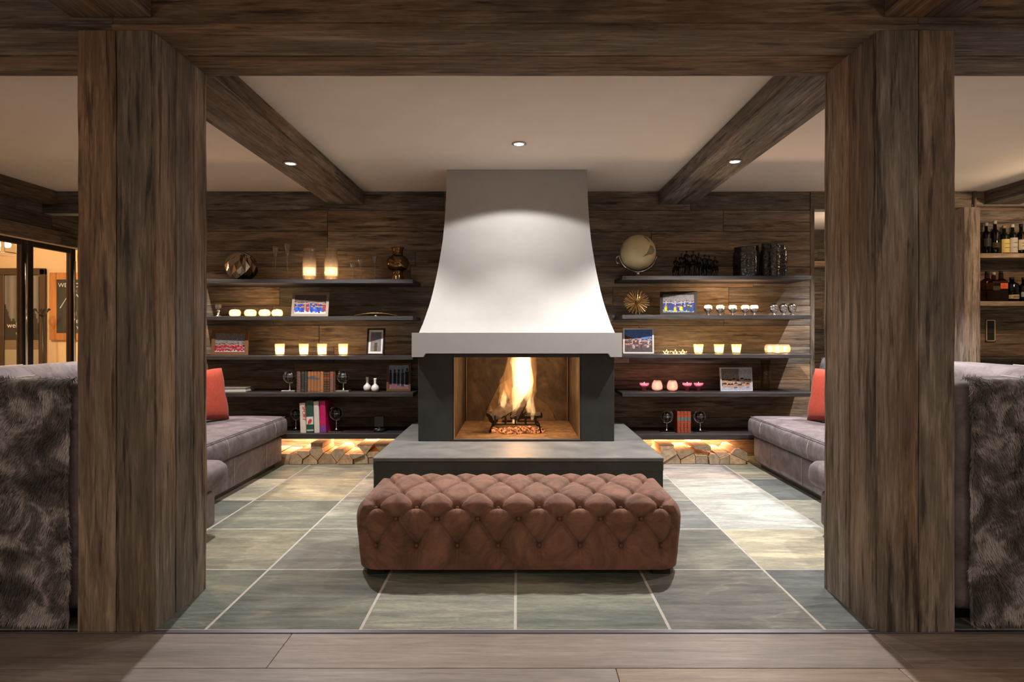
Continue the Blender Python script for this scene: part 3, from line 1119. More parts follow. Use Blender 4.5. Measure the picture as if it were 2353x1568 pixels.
# ash stain: a pale low mound of fire clay on the back plate
st = MB().prism([(-0.33, 0.36), (-0.27, 0.52), (-0.18, 0.70), (-0.03, 0.80), (0.07, 0.76), (0.16, 0.60), (0.27, 0.52), (0.33, 0.44), (0.36, 0.36)], 'y', YB - 0.012, YB)
st.build('clay_patch', simple('scorched_clay', (0.17, 0.115, 0.07), 0.8, 0, 14, 0.4, 0.3), fp)

hb = thing('hearth', 'raised grey slate hearth slab with dark front under the fireplace', 'hearth', (0, 4.07, 0))
hl_, hr_ = -0.986, 0.992
MB().box(hl_ + 0.004, hr_ - 0.004, 0.004, 1.35, 0, 0.322).build('body', HEARTHFR, hb)
MB().cbox(hl_, hr_, 0, 1.78, 0.324, 0.350, 0.0015).build('top_slab', HEARTHTOP, hb)
MB().box(hl_ + 0.001, hr_ - 0.001, -0.0015, 0.0005, 0.343, 0.3495).build('pale_edge', EDGE, hb)
MB().cbox(hl_ + 0.002, hr_ - 0.002, 0.0, 0.006, 0.262, 0.318, 0.001).build('fascia', HEARTHFR, hb)

# the grate, burning logs and flames
gr = thing('fire_grate', 'black iron fire grate on the ash floor of the fireplace', 'grate', (-0.02, 5.10, 0.36))
gb = MB()
for x in (-0.17, -0.085, 0.0, 0.085, 0.17):
    gb.tube([(x, -0.12, 0.15), (x, -0.11, 0.075), (x, 0.12, 0.075), (x, 0.13, 0.15)], 0.008, 6)
gb.build('bar', BLACK, gr)
MB().tube([(-0.20, -0.09, 0.072), (0.20, -0.09, 0.072)], 0.008, 6).tube([(-0.20, 0.09, 0.072), (0.20, 0.09, 0.072)], 0.008, 6).build('cross_bar', BLACK, gr)
for sx in (-1, 1):
    for sy in (-1, 1):
        MB().tube([(sx * 0.17, sy * 0.09, 0.07), (sx * 0.20, sy * 0.09, 0.055), (sx * 0.215, sy * 0.10, 0.002)], 0.008, 6).build('leg', BLACK, gr, True)
er = random.Random(3)
eb = MB()
for _ in range(110):
    a, rr_ = er.uniform(0, 2 * PI), er.random() ** 0.6
    x, y = 0.24 * rr_ * math.cos(a), 0.13 * rr_ * math.sin(a)
    s = er.uniform(0.010, 0.026)
    eb.sphere((x, y, s * 0.6), s, 5, 4, (1, er.uniform(.6, 1.2), er.uniform(.5, .9)))
tag(eb.build('ember_bed', EMBER, loc=(-0.01, 5.08, 0.362)), 'glowing bed of embers under the fire grate', 'embers')['kind'] = 'stuff'


def wedge_log(p0, p1, r, n, seed, mat, name, label, cat='log', group=None):
    rr = random.Random(seed)
    p0, p1 = Vector(p0), Vector(p1)
    L = (p1 - p0).length
    mb = MB()
    vs, fs = [], []
    base = [(r * rr.uniform(0.7, 1.1)) for _ in range(n)]
    m = 8
    for k in range(m + 1):
        for i in range(n):
            a = 2 * PI * i / n
            q = base[i] * (1 + rr.uniform(-0.12, 0.12))
            vs.append((q * math.cos(a), q * math.sin(a), L * k / m - L / 2))
    for k in range(m):
        for i in range(n):
            j = (i + 1) % n
            fs.append((k * n + i, k * n + j, (k + 1) * n + j, (k + 1) * n + i))
    fs.append(tuple(range(n - 1, -1, -1)))
    fs.append(tuple(m * n + i for i in range(n)))
    mb.add(vs, fs)
    o = mb.build(name, mat)
    o.rotation_mode = 'QUATERNION'
    o.rotation_quaternion = (p1 - p0).to_track_quat('Z', 'Y')
    o.location = (p0 + p1) / 2
    tag(o, label, cat, group)
    return o


wedge_log((-0.235, 5.02, 0.485), (-0.03, 5.20, 0.575), 0.050, 7, 2, CHARM, 'burning_log', 'charred log lying on the left of the grate')
wedge_log((-0.15, 5.22, 0.50), (-0.115, 5.17, 0.645), 0.034, 6, 5, CHARM, 'burning_log', 'short charred log end standing behind the left log')
wedge_log((-0.03, 5.04, 0.47), (0.085, 5.16, 0.68), 0.042, 6, 3, CHARM, 'burning_log', 'charred log leaning upright in the middle of the flames')
wedge_log((-0.06, 5.16, 0.475), (0.20, 5.08, 0.50), 0.036, 6, 4, CHARM, 'burning_log', 'thin charred log across the right of the grate')


def tongue(pts, rad, name, mat, label, seed=0, n=14, parent=None, flat=0.7):
    """a licking tongue of flame: closed tapering body filled with glowing gas"""
    rr = random.Random(seed)
    P_ = [Vector(p) for p in pts]
    m = 18
    vs, fs = [], []
    for k in range(m + 1):
        t = k / m * (len(P_) - 1)
        i = min(int(t), len(P_) - 2)
        f = t - i
        f = f * f * (3 - 2 * f)
        c = P_[i].lerp(P_[i + 1], f)
        r0 = rad[i] + (rad[i + 1] - rad[i]) * f
        r0 = max(r0, 0.0008)
        for j in range(n):
            a = 2 * PI * j / n
            q = r0 * (1 + 0.14 * math.sin(3 * a + k * 0.7 + seed) + 0.08 * math.sin(5 * a - k))
            vs.append((c.x + q * math.cos(a), c.y + q * math.sin(a) * flat, c.z))
    for k in range(m):
        for j in range(n):
            l = (j + 1) % n
            fs.append((k * n + j, k * n + l, (k + 1) * n + l, (k + 1) * n + j))
    fs.append(tuple(range(n - 1, -1, -1)))
    fs.append(tuple(m * n + j for j in range(n)))
    return MB().add(vs, fs).build(name, mat, parent, True)


fl = thing('fire_flame', 'tall white hot and orange flames rising from the logs', 'fire', (0, 5.10, 0.44))
T = lambda L_, r_, m_, s_: tongue(L_, r_, 'flame_tongue', m_, '', s_, parent=fl)
T([(-0.035, 0.0, 0.0), (-0.01, 0.0, 0.14), (0.035, 0.01, 0.30), (0.03, 0, 0.50), (0.04, 0, 0.70)], [0.012, 0.035, 0.085, 0.085, 0.06], FIREV, 1)
T([(0.10, 0.0, 0.05), (0.08, 0.01, 0.18), (0.06, 0.01, 0.34), (0.05, 0, 0.52), (0.04, 0, 0.70)], [0.010, 0.035, 0.070, 0.07, 0.04], FIREV, 2)
T([(-0.14, 0.02, 0.10), (-0.13, 0.02, 0.17), (-0.11, 0.02, 0.25), (-0.13, 0.02, 0.36), (-0.10, 0.02, 0.44)], [0.012, 0.042, 0.048, 0.026, 0.002], FIREO, 3)
T([(-0.13, 0.0, 0.10), (-0.125, 0.0, 0.16), (-0.115, 0.0, 0.22), (-0.12, 0, 0.29)], [0.010, 0.028, 0.024, 0.001], FIREV, 4)
T([(-0.02, 0.03, 0.10), (-0.05, 0.03, 0.26), (-0.06, 0.03, 0.42), (-0.05, 0.03, 0.56), (-0.045, 0.03, 0.70)], [0.02, 0.065, 0.055, 0.04, 0.004], FIREO, 5)
T([(0.08, 0.03, 0.12), (0.11, 0.03, 0.26), (0.12, 0.03, 0.42), (0.11, 0.03, 0.58), (0.10, 0.03, 0.70)], [0.02, 0.05, 0.045, 0.04, 0.004], FIREO, 6)
T([(-0.235, -0.05, 0.0), (-0.24, -0.05, 0.05), (-0.225, -0.05, 0.10), (-0.235, -0.05, 0.16)], [0.010, 0.030, 0.018, 0.001], FIREO, 7)
T([(0.12, -0.02, 0.02), (0.13, -0.02, 0.08), (0.12, -0.02, 0.15), (0.13, 0, 0.24)], [0.010, 0.022, 0.020, 0.001], FIREV, 8)
T([(-0.03, -0.06, -0.01), (-0.02, -0.05, 0.06), (0.0, -0.04, 0.14), (0.02, -0.02, 0.25)], [0.022, 0.018, 0.022, 0.012], FIREV, 9)
T([(-0.16, -0.07, -0.02), (-0.15, -0.07, 0.02), (-0.155, -0.06, 0.07)], [0.012, 0.020, 0.001], FIREO, 10)
lamp('POINT', (0.0, -0.05, 0.25), 7, (1, 0.50, 0.20), 0.09, parent=fl)
lamp('POINT', (0.03, -0.05, 0.50), 5, (1, 0.56, 0.26), 0.09, parent=fl)
# ------------------------------------------------------------------ tufted ottoman
OW, OD, OH = 1.60, 0.64, 0.345
ot = thing('tufted_ottoman', 'long deep buttoned brown suede ottoman in front of the hearth', 'ottoman', (0.004, 2.94 + OD / 2, 0))
on_rows = {0.284: 0, 0.585: 0, 1.055: 0}
SP = 0.2033
rows = [(0.106, 1), (0.240, 0), (OH + 0.0, 1), (OH + 0.205, 0), (OH + 0.435, 1), (OH + OD + 0.0, 0), (OH + OD + 0.12, 1)]
btn = []
for s, off in rows:
    n_ = 8 if off else 7
    us = [(-(n_ - 1) / 2 + i) * SP * (0.97 if off and False else 1.0) for i in range(n_)]
    btn.append((s, us))
segs = []
for (s0, u0), (s1, u1) in zip(btn[:-1], btn[1:]):
    for a in u0:
        for b in u1:
            if abs(abs(a - b) - SP / 2) < 0.02:
                segs.append((a, s0, b, s1))
for a in btn[0][1]:
    segs.append((a, 0.0, a, btn[0][0]))
# creases that run out over the ends
for (s, us) in btn:
    if len(us) == 7:
        for sg in (-1, 1):
            for s2 in [q[0] for q in btn if len(q[1]) == 8 and abs(q[0] - s) < 0.3]:
                segs.append((sg * 0.5 * 7 * SP, s2, sg * (OW / 2 + 0.04), s))
TOP_PTS = [(s, u) for s, us in btn for u in us]


def seg_d(px, py, a):
    x1, y1, x2, y2 = a
    dx, dy = x2 - x1, y2 - y1
    t = ((px - x1) * dx + (py - y1) * dy) / (dx * dx + dy * dy)
    t = max(0, min(1, t))
    return math.hypot(px - x1 - t * dx, py - y1 - t * dy)


end_segs = []
eb_pts = []
for s, us in ((0.106, (-0.2, 0.0, 0.2)), (0.240, (-0.1, 0.1))):
    for u in us:
        eb_pts.append((s, u))
for a in (-0.2, 0.0, 0.2):
    end_segs.append((a, 0.0, a, 0.106))
    for b in (-0.1, 0.1):
        if abs(a - b) < 0.11:
            end_segs.append((a, 0.106, b, 0.240))


def otto(p, o, n):
    fx = abs(abs(p.x) - OW / 2) < 1e-6
    # end faces get their own diamond pattern, blended into the body pattern at the edges
    if p.y <= -OD / 2 + 1e-6:
        s = p.z
    elif p.y >= OD / 2 - 1e-6:
        s = OH + OD + (OH - p.z)
    else:
        s = OH + (p.y + OD / 2) if p.z > OH - 1e-6 else p.z
    if fx and abs(p.y) < OD / 2 - 1e-6 and p.z < OH - 1e-6:
        u, sg, pts, s = p.y, end_segs, eb_pts, p.z
    else:
        u, sg, pts = p.x, segs, TOP_PTS
    dc = min([seg_d(u, s, q) for q in sg if abs(q[1] - s) < 0.4 and abs(q[0] - u) < 0.35] or [0.2])
    db = min([math.hypot(u - b, s - a) for a, b in pts] or [0.3])
    if fx:
        wdt = min(1, min(OD / 2 - abs(p.y), OH - p.z) / 0.06) if s < OH else 0
        dc = dc * wdt + 0.1 * (1 - wdt)
    h = 0.019 * (1 - math.exp(-(dc / 0.045) ** 1.3)) - 0.012 * math.exp(-(dc / 0.0075) ** 2) - 0.032 * math.exp(-(db / 0.026) ** 1.5)
    # small gathers radiating from each button
    if db < 0.075:
        k = min(pts, key=lambda q: math.hypot(u - q[1], s - q[0]))
        an = math.atan2(s - k[0], u - k[1])
        h += 0.0022 * math.cos(an * 11) * math.exp(-((db - 0.03) / 0.022) ** 2)
    if s < 0.07:
        h = h * max(0.0, s / 0.07) + 0.012 * (1 - max(0.0, s / 0.07))
    bul = 0.020 * math.sin(min(1, max(0, p.z / OH)) * PI * 0.62) if (fx) else 0
    o2 = o + n * (h - 0.012)
    if fx:
        o2.x += math.copysign(bul, p.x) * 0.8
    o2.z += 0.035
    if p.z < 1e-6:
        o2.z = max(o2.z, 0.032)
    return o2


def ottn(p, o, n):
    # bottom edge stays square: only the upper edges are rounded
    return o


omb = MB()
# body: rounded at the top by letting the box reach below the floor line, then clipping
LOWZ = 0.0


def otto2(p, o, n):
    q = p.copy()
    return otto(q, o, n)


class RB(MB):
    pass


ob = RB()
ob.rbox(-OW / 2, OW / 2, -OD / 2, OD / 2, -0.14, OH, 0.11, (240, 90, 70), 14, lambda p, o, n: otto(Vector((p.x, p.y, max(0.0, p.z))), Vector((o.x, o.y, max(o.z, 0.0))), n if o.z > 0 else Vector((0, 0, 0))))
oo = ob.build('upholstery', SUEDE, ot, True)
import bmesh
bm = bmesh.new(); bm.from_mesh(oo.data)
dele = [f for f in bm.faces if all(v.co.z < 0.0352 for v in f.verts) and f.calc_area() >= 0 and abs(f.normal.z) > 0.99 and f.calc_center_median().z < 0.0352]
bmesh.ops.delete(bm, geom=dele, context='FACES')
bm.to_mesh(oo.data); bm.free()
MB().cbox(-OW / 2 + 0.035, OW / 2 - 0.035, -OD / 2 + 0.03, OD / 2 - 0.03, 0.028, 0.055, 0.004).build('base_board', BLACK, ot)
for sx in (-1, 1):
    for sy in (-1, 1):
        cx_, cy_ = sx * (OW / 2 - 0.09), sy * (OD / 2 - 0.065)
        MB().cbox(cx_ - 0.045, cx_ + 0.045, cy_ - 0.03, cy_ + 0.03, 0, 0.03, 0.002).build('foot', BLACK, ot)
# the buttons
for s, us in btn:
    for u in us:
        if s < OH - 0.05:
            loc, nrm = (u, -OD / 2 + 0.031, s + 0.035), (1, 0.45, 1)
        elif s <= OH + 0.01:
            loc, nrm = (u, -OD / 2 + 0.044, OH + 0.035 - 0.053), (1, 0.7, 0.7)
        elif s < OH + OD - 0.05:
            loc, nrm = (u, s - OH - OD / 2, OH + 0.035 - 0.039), (1, 1, 0.45)
        elif s <= OH + OD + 0.01:
            loc, nrm = (u, OD / 2 - 0.044, OH + 0.035 - 0.053), (1, 0.7, 0.7)
        else:
            continue
        MB().sphere((0, 0, 0), 0.0095, 10, 6, nrm).build('button', SUEDE, ot, True, loc=loc)

# ------------------------------------------------------------------ corner sofas
def sofa(sg, label):
    t = thing('corner_sofa', label, 'sofa', (sg * 2.4, 4.0, 0))
    ox, oy = sg * 2.4, 4.0

    def bx(name, xa, xb, ya, yb, za, zb, r=0.03, mid=(6, 10, 4), puff=0.0, mat=SOFA, k=4):
        xa, xb = sorted((sg * xa, sg * xb))
        c = Vector(((xa + xb) / 2, (ya + yb) / 2, (za + zb) / 2))
        hx, hy, hz = (xb - xa) / 2, (yb - ya) / 2, (zb - za) / 2

        def fn(p, o, n):
            u = (p.x - c.x) / hx; v = (p.y - c.y) / hy; w_ = (p.z - c.z) / hz
            if puff:
                if abs(abs(w_) - 1) < 1e-6:
                    o = o + Vector((0, 0, math.copysign(puff, w_) * (1 - u ** 4) * (1 - v ** 4)))
                else:
                    o = o + n * puff * 0.5 * (1 - w_ * w_)
                nn = noise.noise(Vector((p.x * 4, p.y * 4, p.z * 4 + sg * 7)))
                o = o + n * nn * 0.006
            return o
        mb = MB().rbox(xa, xb, ya, yb, za, zb, r, mid, k, fn)
        mb.move(-ox, -oy, 0)
        return mb.build(name, mat, t, True)
    MBp = MB().box(*sorted((sg * 2.17 - ox, sg * 3.0 - ox)), 3.3 - oy, 5.34 - oy, 0, 0.05)
    MBp.build('plinth', BLACK, t)
    MB().box(*sorted((sg * 1.84 - ox, sg * 2.9 - ox)), 2.52 - oy, 3.46 - oy, 0, 0.055).build('plinth', BLACK, t)
    bx('base', 2.115, 2.99, 3.58, 5.37, 0.05, 0.275, 0.02)
    bx('base', 1.80, 2.99, 2.50, 3.57, 0.055, 0.262, 0.025)
    bx('seat_cushion', 2.065, 2.78, 3.68, 5.385, 0.285, 0.455, 0.05, (12, 24, 4), 0.014)
    bx('seat_cushion', 1.77, 2.99, 2.76, 3.665, 0.272, 0.425, 0.05, (16, 14, 4), 0.014)
    bx('backrest', 2.775, 3.06, 2.76, 5.16, 0.20, 0.995, 0.07, (5, 24, 10), 0.012)
    bx('backrest', 1.775, 3.06, 2.44, 2.752, 0.06, 0.995, 0.045, (16, 5, 10), 0.008)
    # pale stitching
    def seam(pts):
        MB().tube([(sg * x - ox, y - oy, z) for x, y, z in pts], 0.0022, 5).build('seam', SEAM, t, True)
    for y in (5.08, 4.25):
        seam([(2.06, y, 0.31), (2.052, y, 0.37), (2.062, y + 0.003, 0.425), (2.085, y + 0.006, 0.452), (2.25, y + 0.03, 0.468), (2.5, y + 0.05, 0.470), (2.74, y + 0.06, 0.462)])
    for y in (5.02, 4.45, 3.95):
        seam([(2.112, y, 0.065), (2.112, y + 0.004, 0.265)])
    for x in (2.15, 2.75):
        seam([(x, 2.432, 0.3), (x, 2.432, 0.9), (x, 2.45, 0.975), (x + 0.01, 2.5, 1.006), (x + 0.03, 2.7, 1.008)])
    seam([(2.80, 2.80, 0.995), (2.92, 3.1, 1.008), (2.98, 3.6, 1.008)])
    # piping along the front top edge of the seat
    MB().tube([(sg * 2.075 - ox, 3.74 - oy, 0.452), (sg * 2.075 - ox, 4.4 - oy, 0.458), (sg * 2.075 - ox, 5.33 - oy, 0.452)], 0.004, 6).build('piping', SOFA, t, True)
    return t


sofa(-1, 'grey nubuck corner sofa on the left with a fur throw over its back')
sofa(1, 'grey nubuck corner sofa on the right with a fur throw over its back')


def pillow(name, w_, t_, loc, rot, mat, label, piping=None):
    n = 18
    mb = MB()
    vs, fs = [], []
    for side in (1, -1):
        for j in range(n + 1):
            for i in range(n + 1):
                u, v = -1 + 2 * i / n, -1 + 2 * j / n
                pin = 1 - 0.10 * (1 - abs(v)) ** 2 * abs(u) ** 3
                pin2 = 1 - 0.10 * (1 - abs(u)) ** 2 * abs(v) ** 3
                th = t_ / 2 * (max(0, (1 - u ** 4) * (1 - v ** 4))) ** 0.55
                th *= 1 + 0.10 * noise.noise(Vector((u * 2.2, v * 2.2, side * 3 + loc[0])))
                vs.append((u * pin * w_ / 2, side * th, w_ / 2 + v * pin2 * w_ / 2))
    m = (n + 1) ** 2
    for s in (0, 1):
        for j in range(n):
            for i in range(n):
                a = s * m + j * (n + 1) + i
                f = (a, a + 1, a + n + 2, a + n + 1)
                fs.append(f if s == 1 else f[::-1])
    mb.add(vs, fs)
    o = mb.build(name, mat, None, True)
    bm = bmesh.new(); bm.from_mesh(o.data); bmesh.ops.remove_doubles(bm, verts=bm.verts, dist=1e-5); bm.to_mesh(o.data); bm.free()
    o.location = loc
    o.rotation_euler = rot
    tag(o, label, 'cushion')
    return o


pillow('cushion', 0.44, 0.15, (2.50, 4.80, 0.470), (math.radians(-12), math.radians(0), math.radians(-68)), REDC, 'red velvet cushion leaning on the right corner sofa')
pillow('cushion', 0.52, 0.14, (2.66, 4.98, 0.470), (math.radians(-9), 0, math.radians(-74)), GREYC, 'dark grey wool cushion behind the red one on the right sofa')
pillow('cushion', 0.44, 0.15, (-2.53, 4.86, 0.470), (math.radians(-12), 0, math.radians(66)), REDC, 'red velvet cushion leaning on the left corner sofa')


# fur throws over the near backs
def throw(sg, label):
    t = thing('fur_throw', label, 'throw', (sg * 2.35, 2.44, 0.0))
    rr = random.Random(11 + sg)
    xi = 1.83 if sg > 0 else 1.815
    W2 = 0.62
    x0, x1 = xi - 2.35, xi - 2.35 + W2
    mb = MB()
    nx, ns = 34, 70
    prof = []
    for k in range(ns + 1):
        q = k / ns
        L = q * 1.28
        if L < 0.955:
            prof.append((-0.020, 0.028 + L, Vector((0, -1, 0))))
        elif L < 1.035:
            a = (L - 0.955) / 0.08 * PI / 2
            prof.append((0.02 - 0.04 * math.cos(a), 0.985 + 0.03 * math.sin(a), Vector((0, -math.cos(a), math.sin(a)))))
        else:
            prof.append((0.02 + (L - 1.035), 1.012, Vector((0, 0, 1))))
    prof = [p for p in prof if p[0] < 0.03]
    ns = len(prof) - 1
    vs, fs = [], []
    def off(x, z):
        return 0.012 * noise.noise(Vector((x * 5, z * 4, sg * 3))) + 0.006 * noise.noise(Vector((x * 17, z * 14, 2)))
    for (y, z, n_) in prof:
        for i in range(nx + 1):
            x = x0 + (x1 - x0) * i / nx
            e = off(x * sg, z)
            vs.append((sg * x, y + n_.y * e, z + n_.z * e))
    for k in range(ns):
        for i in range(nx):
            a = k * (nx + 1) + i
            fs.append((a, a + 1, a + nx + 2, a + nx + 1))
    mb.add(vs, fs).build('hide', FURM, t, True)
    vs, fs = [], []
    N = 42000
    for q in range(N):
        i = rr.random() * nx
        k = rr.random() * ns
        x = x0 + (x1 - x0) * i / nx
        kk = int(k)
        y, z, n_ = prof[kk]
        y2, z2, n2 = prof[min(kk + 1, ns)]
        f = k - kk
        y, z = y + (y2 - y) * f, z + (z2 - z) * f
        e = off(x * sg, z)
        p = Vector((sg * x, y + n_.y * e, z + n_.z * e))
        fx = noise.noise(Vector((x * 8, z * 6, 9 + sg)))
        fz = noise.noise(Vector((x * 7, z * 7, 19 + sg)))
        L = rr.uniform(0.014, 0.030)
        d = (n_ * rr.uniform(0.3, 0.75) + Vector((fx * 0.9 + rr.uniform(-.25, .25), 0, -0.75 + fz * 1.1 + rr.uniform(-.25, .25)))).normalized()
        if i < 0.6:
            d = (d + Vector((-sg * 0.5, 0, 0))).normalized()
        s = Vector((0.0011, 0, 0)) if abs(d.x) < 0.8 else Vector((0, 0, 0.0011))
        b = len(vs)
        mid = p + d * L * 0.6 + Vector((0, 0, -0.001))
        tip = p + d * L + Vector((0, 0, -0.004))
        vs += [tuple(p - s), tuple(p + s), tuple(mid + s * .8), tuple(mid - s * .8), tuple(tip)]
        fs += [(b, b + 1, b + 2, b + 3), (b + 3, b + 2, b + 4)]
    me = bpy.data.meshes.new('fur_pile')
    me.from_pydata(vs, [], fs)
    me.materials.append(FURM)
    o = bpy.data.objects.new('fur_pile', me)
    COL.objects.link(o)
    o.parent = t
    o['kind'] = 'stuff'
    return t


throw(-1, 'shaggy grey fur throw draped over the back of the left sofa')
throw(1, 'shaggy grey fur throw draped over the back of the right sofa')

# ------------------------------------------------------------------ wall shelves
SX = {}
ZS_L = [1.685, 1.350, 0.991, 0.655, 0.285]
ZS_R = [1.716, 1.362, 1.005, 0.655, 0.278]
FYS = 5.42
ords = ['topmost', 'second', 'middle', 'fourth', 'lowest']
for sg, zs in ((-1, ZS_L), (1, ZS_R)):
    for i, z in enumerate(zs):
        xa, xb = (-3.045, -0.95) if sg < 0 else (0.945, 2.66)
        if i == 4:
            xa, xb = (-2.72, -1.0) if sg < 0 else (1.0, 2.66)
        elif i == 3 and sg > 0:
            xb = 2.72
        th = 0.036 if i < 4 else 0.048
        o = thing('wall_shelf', 'dark stained timber wall shelf, %s %s the fireplace' % (ords[i], 'left of' if sg < 0 else 'right of'), 'shelf', ((xa + xb) / 2, 5.63, z))
        hw = (xb - xa) / 2
        # two boards butted front to back
        a = MB().cbox(-hw, hw, FYS - 5.63, -0.03, -th, 0, 0.002).build('board', SHELF_W, o)
        b = MB().cbox(-hw, hw, -0.028, WALLY - 5.63 - 0.0015, -th, -0.001, 0.002).build('board', SHELF_W, o)
        tint(a, wood_tint(R, 1.0, 0.15)); tint(b, wood_tint(R, 0.9, 0.15))

# LED strips and split firewood below the lowest shelves
for (xa, xb, nm) in ((-2.33, -1.03, 'left'), (1.03, 2.06, 'right')):
    t = thing('led_strip', 'glowing warm light strip above the firewood, %s pile' % nm, 'light strip', ((xa + xb) / 2, 5.80, 0.225))
    MB().box(-(xb - xa) / 2, (xb - xa) / 2, -0.008, 0.008, 0.0, 0.006).build('diffuser', LED, t)
    lamp('AREA', (0, -0.02, -0.004), 15 * (xb - xa), (1, 0.55, 0.27), xb - xa, rot=(math.radians(-6), 0, 0), sy=0.02, parent=t)


def clip(poly, ax, ay, nx_, ny_):
    out = []
    for i in range(len(poly)):
        p, q = poly[i], poly[(i + 1) % len(poly)]
        dp = (p[0] - ax) * nx_ + (p[1] - ay) * ny_
        dq = (q[0] - ax) * nx_ + (q[1] - ay) * ny_
        if dp <= 0:
            out.append(p)
        if dp * dq < 0:
            t = dp / (dp - dq)
            out.append((p[0] + (q[0] - p[0]) * t, p[1] + (q[1] - p[1]) * t))
    return out


def log_pile(xa, xb, seed, grp, place):
    rr = random.Random(seed)
    seeds = []
    for row, (zc, st_) in enumerate(((0.036, 0.135), (0.105, 0.145), (0.165, 0.150))):
        x = xa + rr.uniform(0.01, 0.06)
        while x < xb:
            seeds.append((x, zc + rr.uniform(-0.016, 0.016), row))
            x += st_ * rr.uniform(0.62, 1.35)
    made = []
    for i, (sx_, sz_, row) in enumerate(seeds):
        zt = 0.125 + 0.028 * math.sin(sx_ * 9 + seed)
        if row == 2:
            zt = rr.uniform(0.165, 0.195)
            if rr.random() < 0.45:
                continue
        poly = [(xa, 0.001), (xb, 0.001), (xb, zt), (xa, zt)]
        poly = clip(poly, sx_ + 0.11, 0, 1, 0)
        poly = clip(poly, sx_ - 0.11, 0, -1, 0)
        for j, (ax, az, r2) in enumerate(seeds):
            if j == i or abs(ax - sx_) > 0.3:
                continue
            dx, dz = ax - sx_, az - sz_
            poly = clip(poly, (ax + sx_) / 2, (az + sz_) / 2, dx, dz)
            if len(poly) < 3:
                break
        if len(poly) < 3:
            continue
        cx_ = sum(p[0] for p in poly) / len(poly)
        cz_ = sum(p[1] for p in poly) / len(poly)
        area = abs(sum(poly[k][0] * poly[(k + 1) % len(poly)][1] - poly[(k + 1) % len(poly)][0] * poly[k][1] for k in range(len(poly)))) / 2
        if area < 0.0007:
            continue
        poly = [(p[0] - cx_, p[1] - cz_) for p in poly]
        sh = [(x * 0.955, z * 0.955) for x, z in poly]
        # knock one corner off the outline to make a split facet
        k0 = rr.randrange(len(sh))
        y0 = 5.435 + rr.uniform(0, 0.035)
        L = rr.uniform(0.33, 0.345)
        n = len(sh)
        secs = []
        for q in range(4):
            yq = L * q / 3
            f = 1 - (0.05 * rr.random() if 0 < q < 3 else (0.02 if q == 0 else 0.0))
            secs.append([(x * f + rr.uniform(-.0025, .0025) * (q > 0), yq, z * f) for x, z in sh])
        vs = [p for s in secs for p in s]
        fs = []
        mi = []
        bark_k = rr.randrange(n) if rr.random() < 0.4 else -1
        for q in range(3):
            for k in range(n):
                l = (k + 1) % n
                fs.append((q * n + k, (q + 1) * n + k, (q + 1) * n + l, q * n + l))
                mi.append(2 if k == bark_k else 0)
        fs.append(tuple(range(n))); mi.append(1)
        fs.append(tuple(3 * n + k for k in range(n - 1, -1, -1))); mi.append(1)
        o = MB().add(vs, fs).build('split_log', [LOGSIDE, LOGEND, BARK])
        for pl, m_ in zip(o.data.polygons, mi):
            pl.material_index = m_
        o.location = (cx_, y0, cz_)
        tint(o, wood_tint(rr, 1.0, 0.28))
        made.append((row, cx_, o, bark_k >= 0))
    ord_ = ['first', 'second', 'third', 'fourth', 'fifth', 'sixth', 'seventh', 'eighth', 'ninth', 'tenth', 'eleventh', 'twelfth', 'thirteenth', 'fourteenth', 'fifteenth']
    for row in range(3):
        ms = sorted([m for m in made if m[0] == row], key=lambda m: m[1])
        for k, m in enumerate(ms):
            tag(m[2], 'split log, %s from the left, %s row of the pile %s' % (ord_[k], ('bottom', 'middle', 'top')[row], place), 'log', grp)


log_pile(-2.36, -1.02, 5, 'firewood logs stacked under the left lowest shelf', 'left of the hearth')
log_pile(1.02, 2.09, 8, 'firewood logs stacked under the right lowest shelf', 'right of the hearth')
# ------------------------------------------------------------------ things on the shelves
YO = 5.58


def sx_(px, y=YO):
    return (px - VX) * y / FOC


PM = YO / FOC   # metres per pixel at the shelf things


def candle_light(parent, z, e, col=(1.0, 0.66, 0.36)):
    lamp('POINT', (0, 0, z), e * 1.25, col, 0.012, parent=parent)


def flame_part(parent, z, h=0.022):
    MB().lathe([(0.0005, 0), (0.0045, h * 0.25), (0.0045, h * 0.45), (0.002, h * 0.8), (0.0002, h)], cz=z, n=10).build('flame', FLAME, parent, True)


def votive_bowl(px, z, w_, h_, label, group, mat=CRACK, lit=1.5, y=YO, cat='candle holder'):
    t = thing('votive_holder', label, cat, (sx_(px, y), y, z), 0, group)
    r = w_ / 2
    MB().lathe([(r * 0.55, 0.001), (r * 0.85, h_ * 0.15), (r, h_ * 0.45), (r * 0.93, h_ * 0.75), (r * 0.68, h_), (r * 0.62, h_ * 0.97), (r * 0.85, h_ * 0.72), (r * 0.92, h_ * 0.45), (r * 0.75, h_ * 0.18), (r * 0.4, h_ * 0.10), (0.0005, h_ * .1)], n=22).build('bowl', mat, t, True)
    MB().lathe([(0.019, h_ * 0.11), (0.019, h_ * 0.11 + 0.014), (0.0005, h_ * 0.11 + 0.013)], n=14).build('candle', WAX, t, True)
    if lit:
        flame_part(t, h_ * 0.11 + 0.015)
        candle_light(t, h_ * 0.11 + 0.028, lit)
    return t


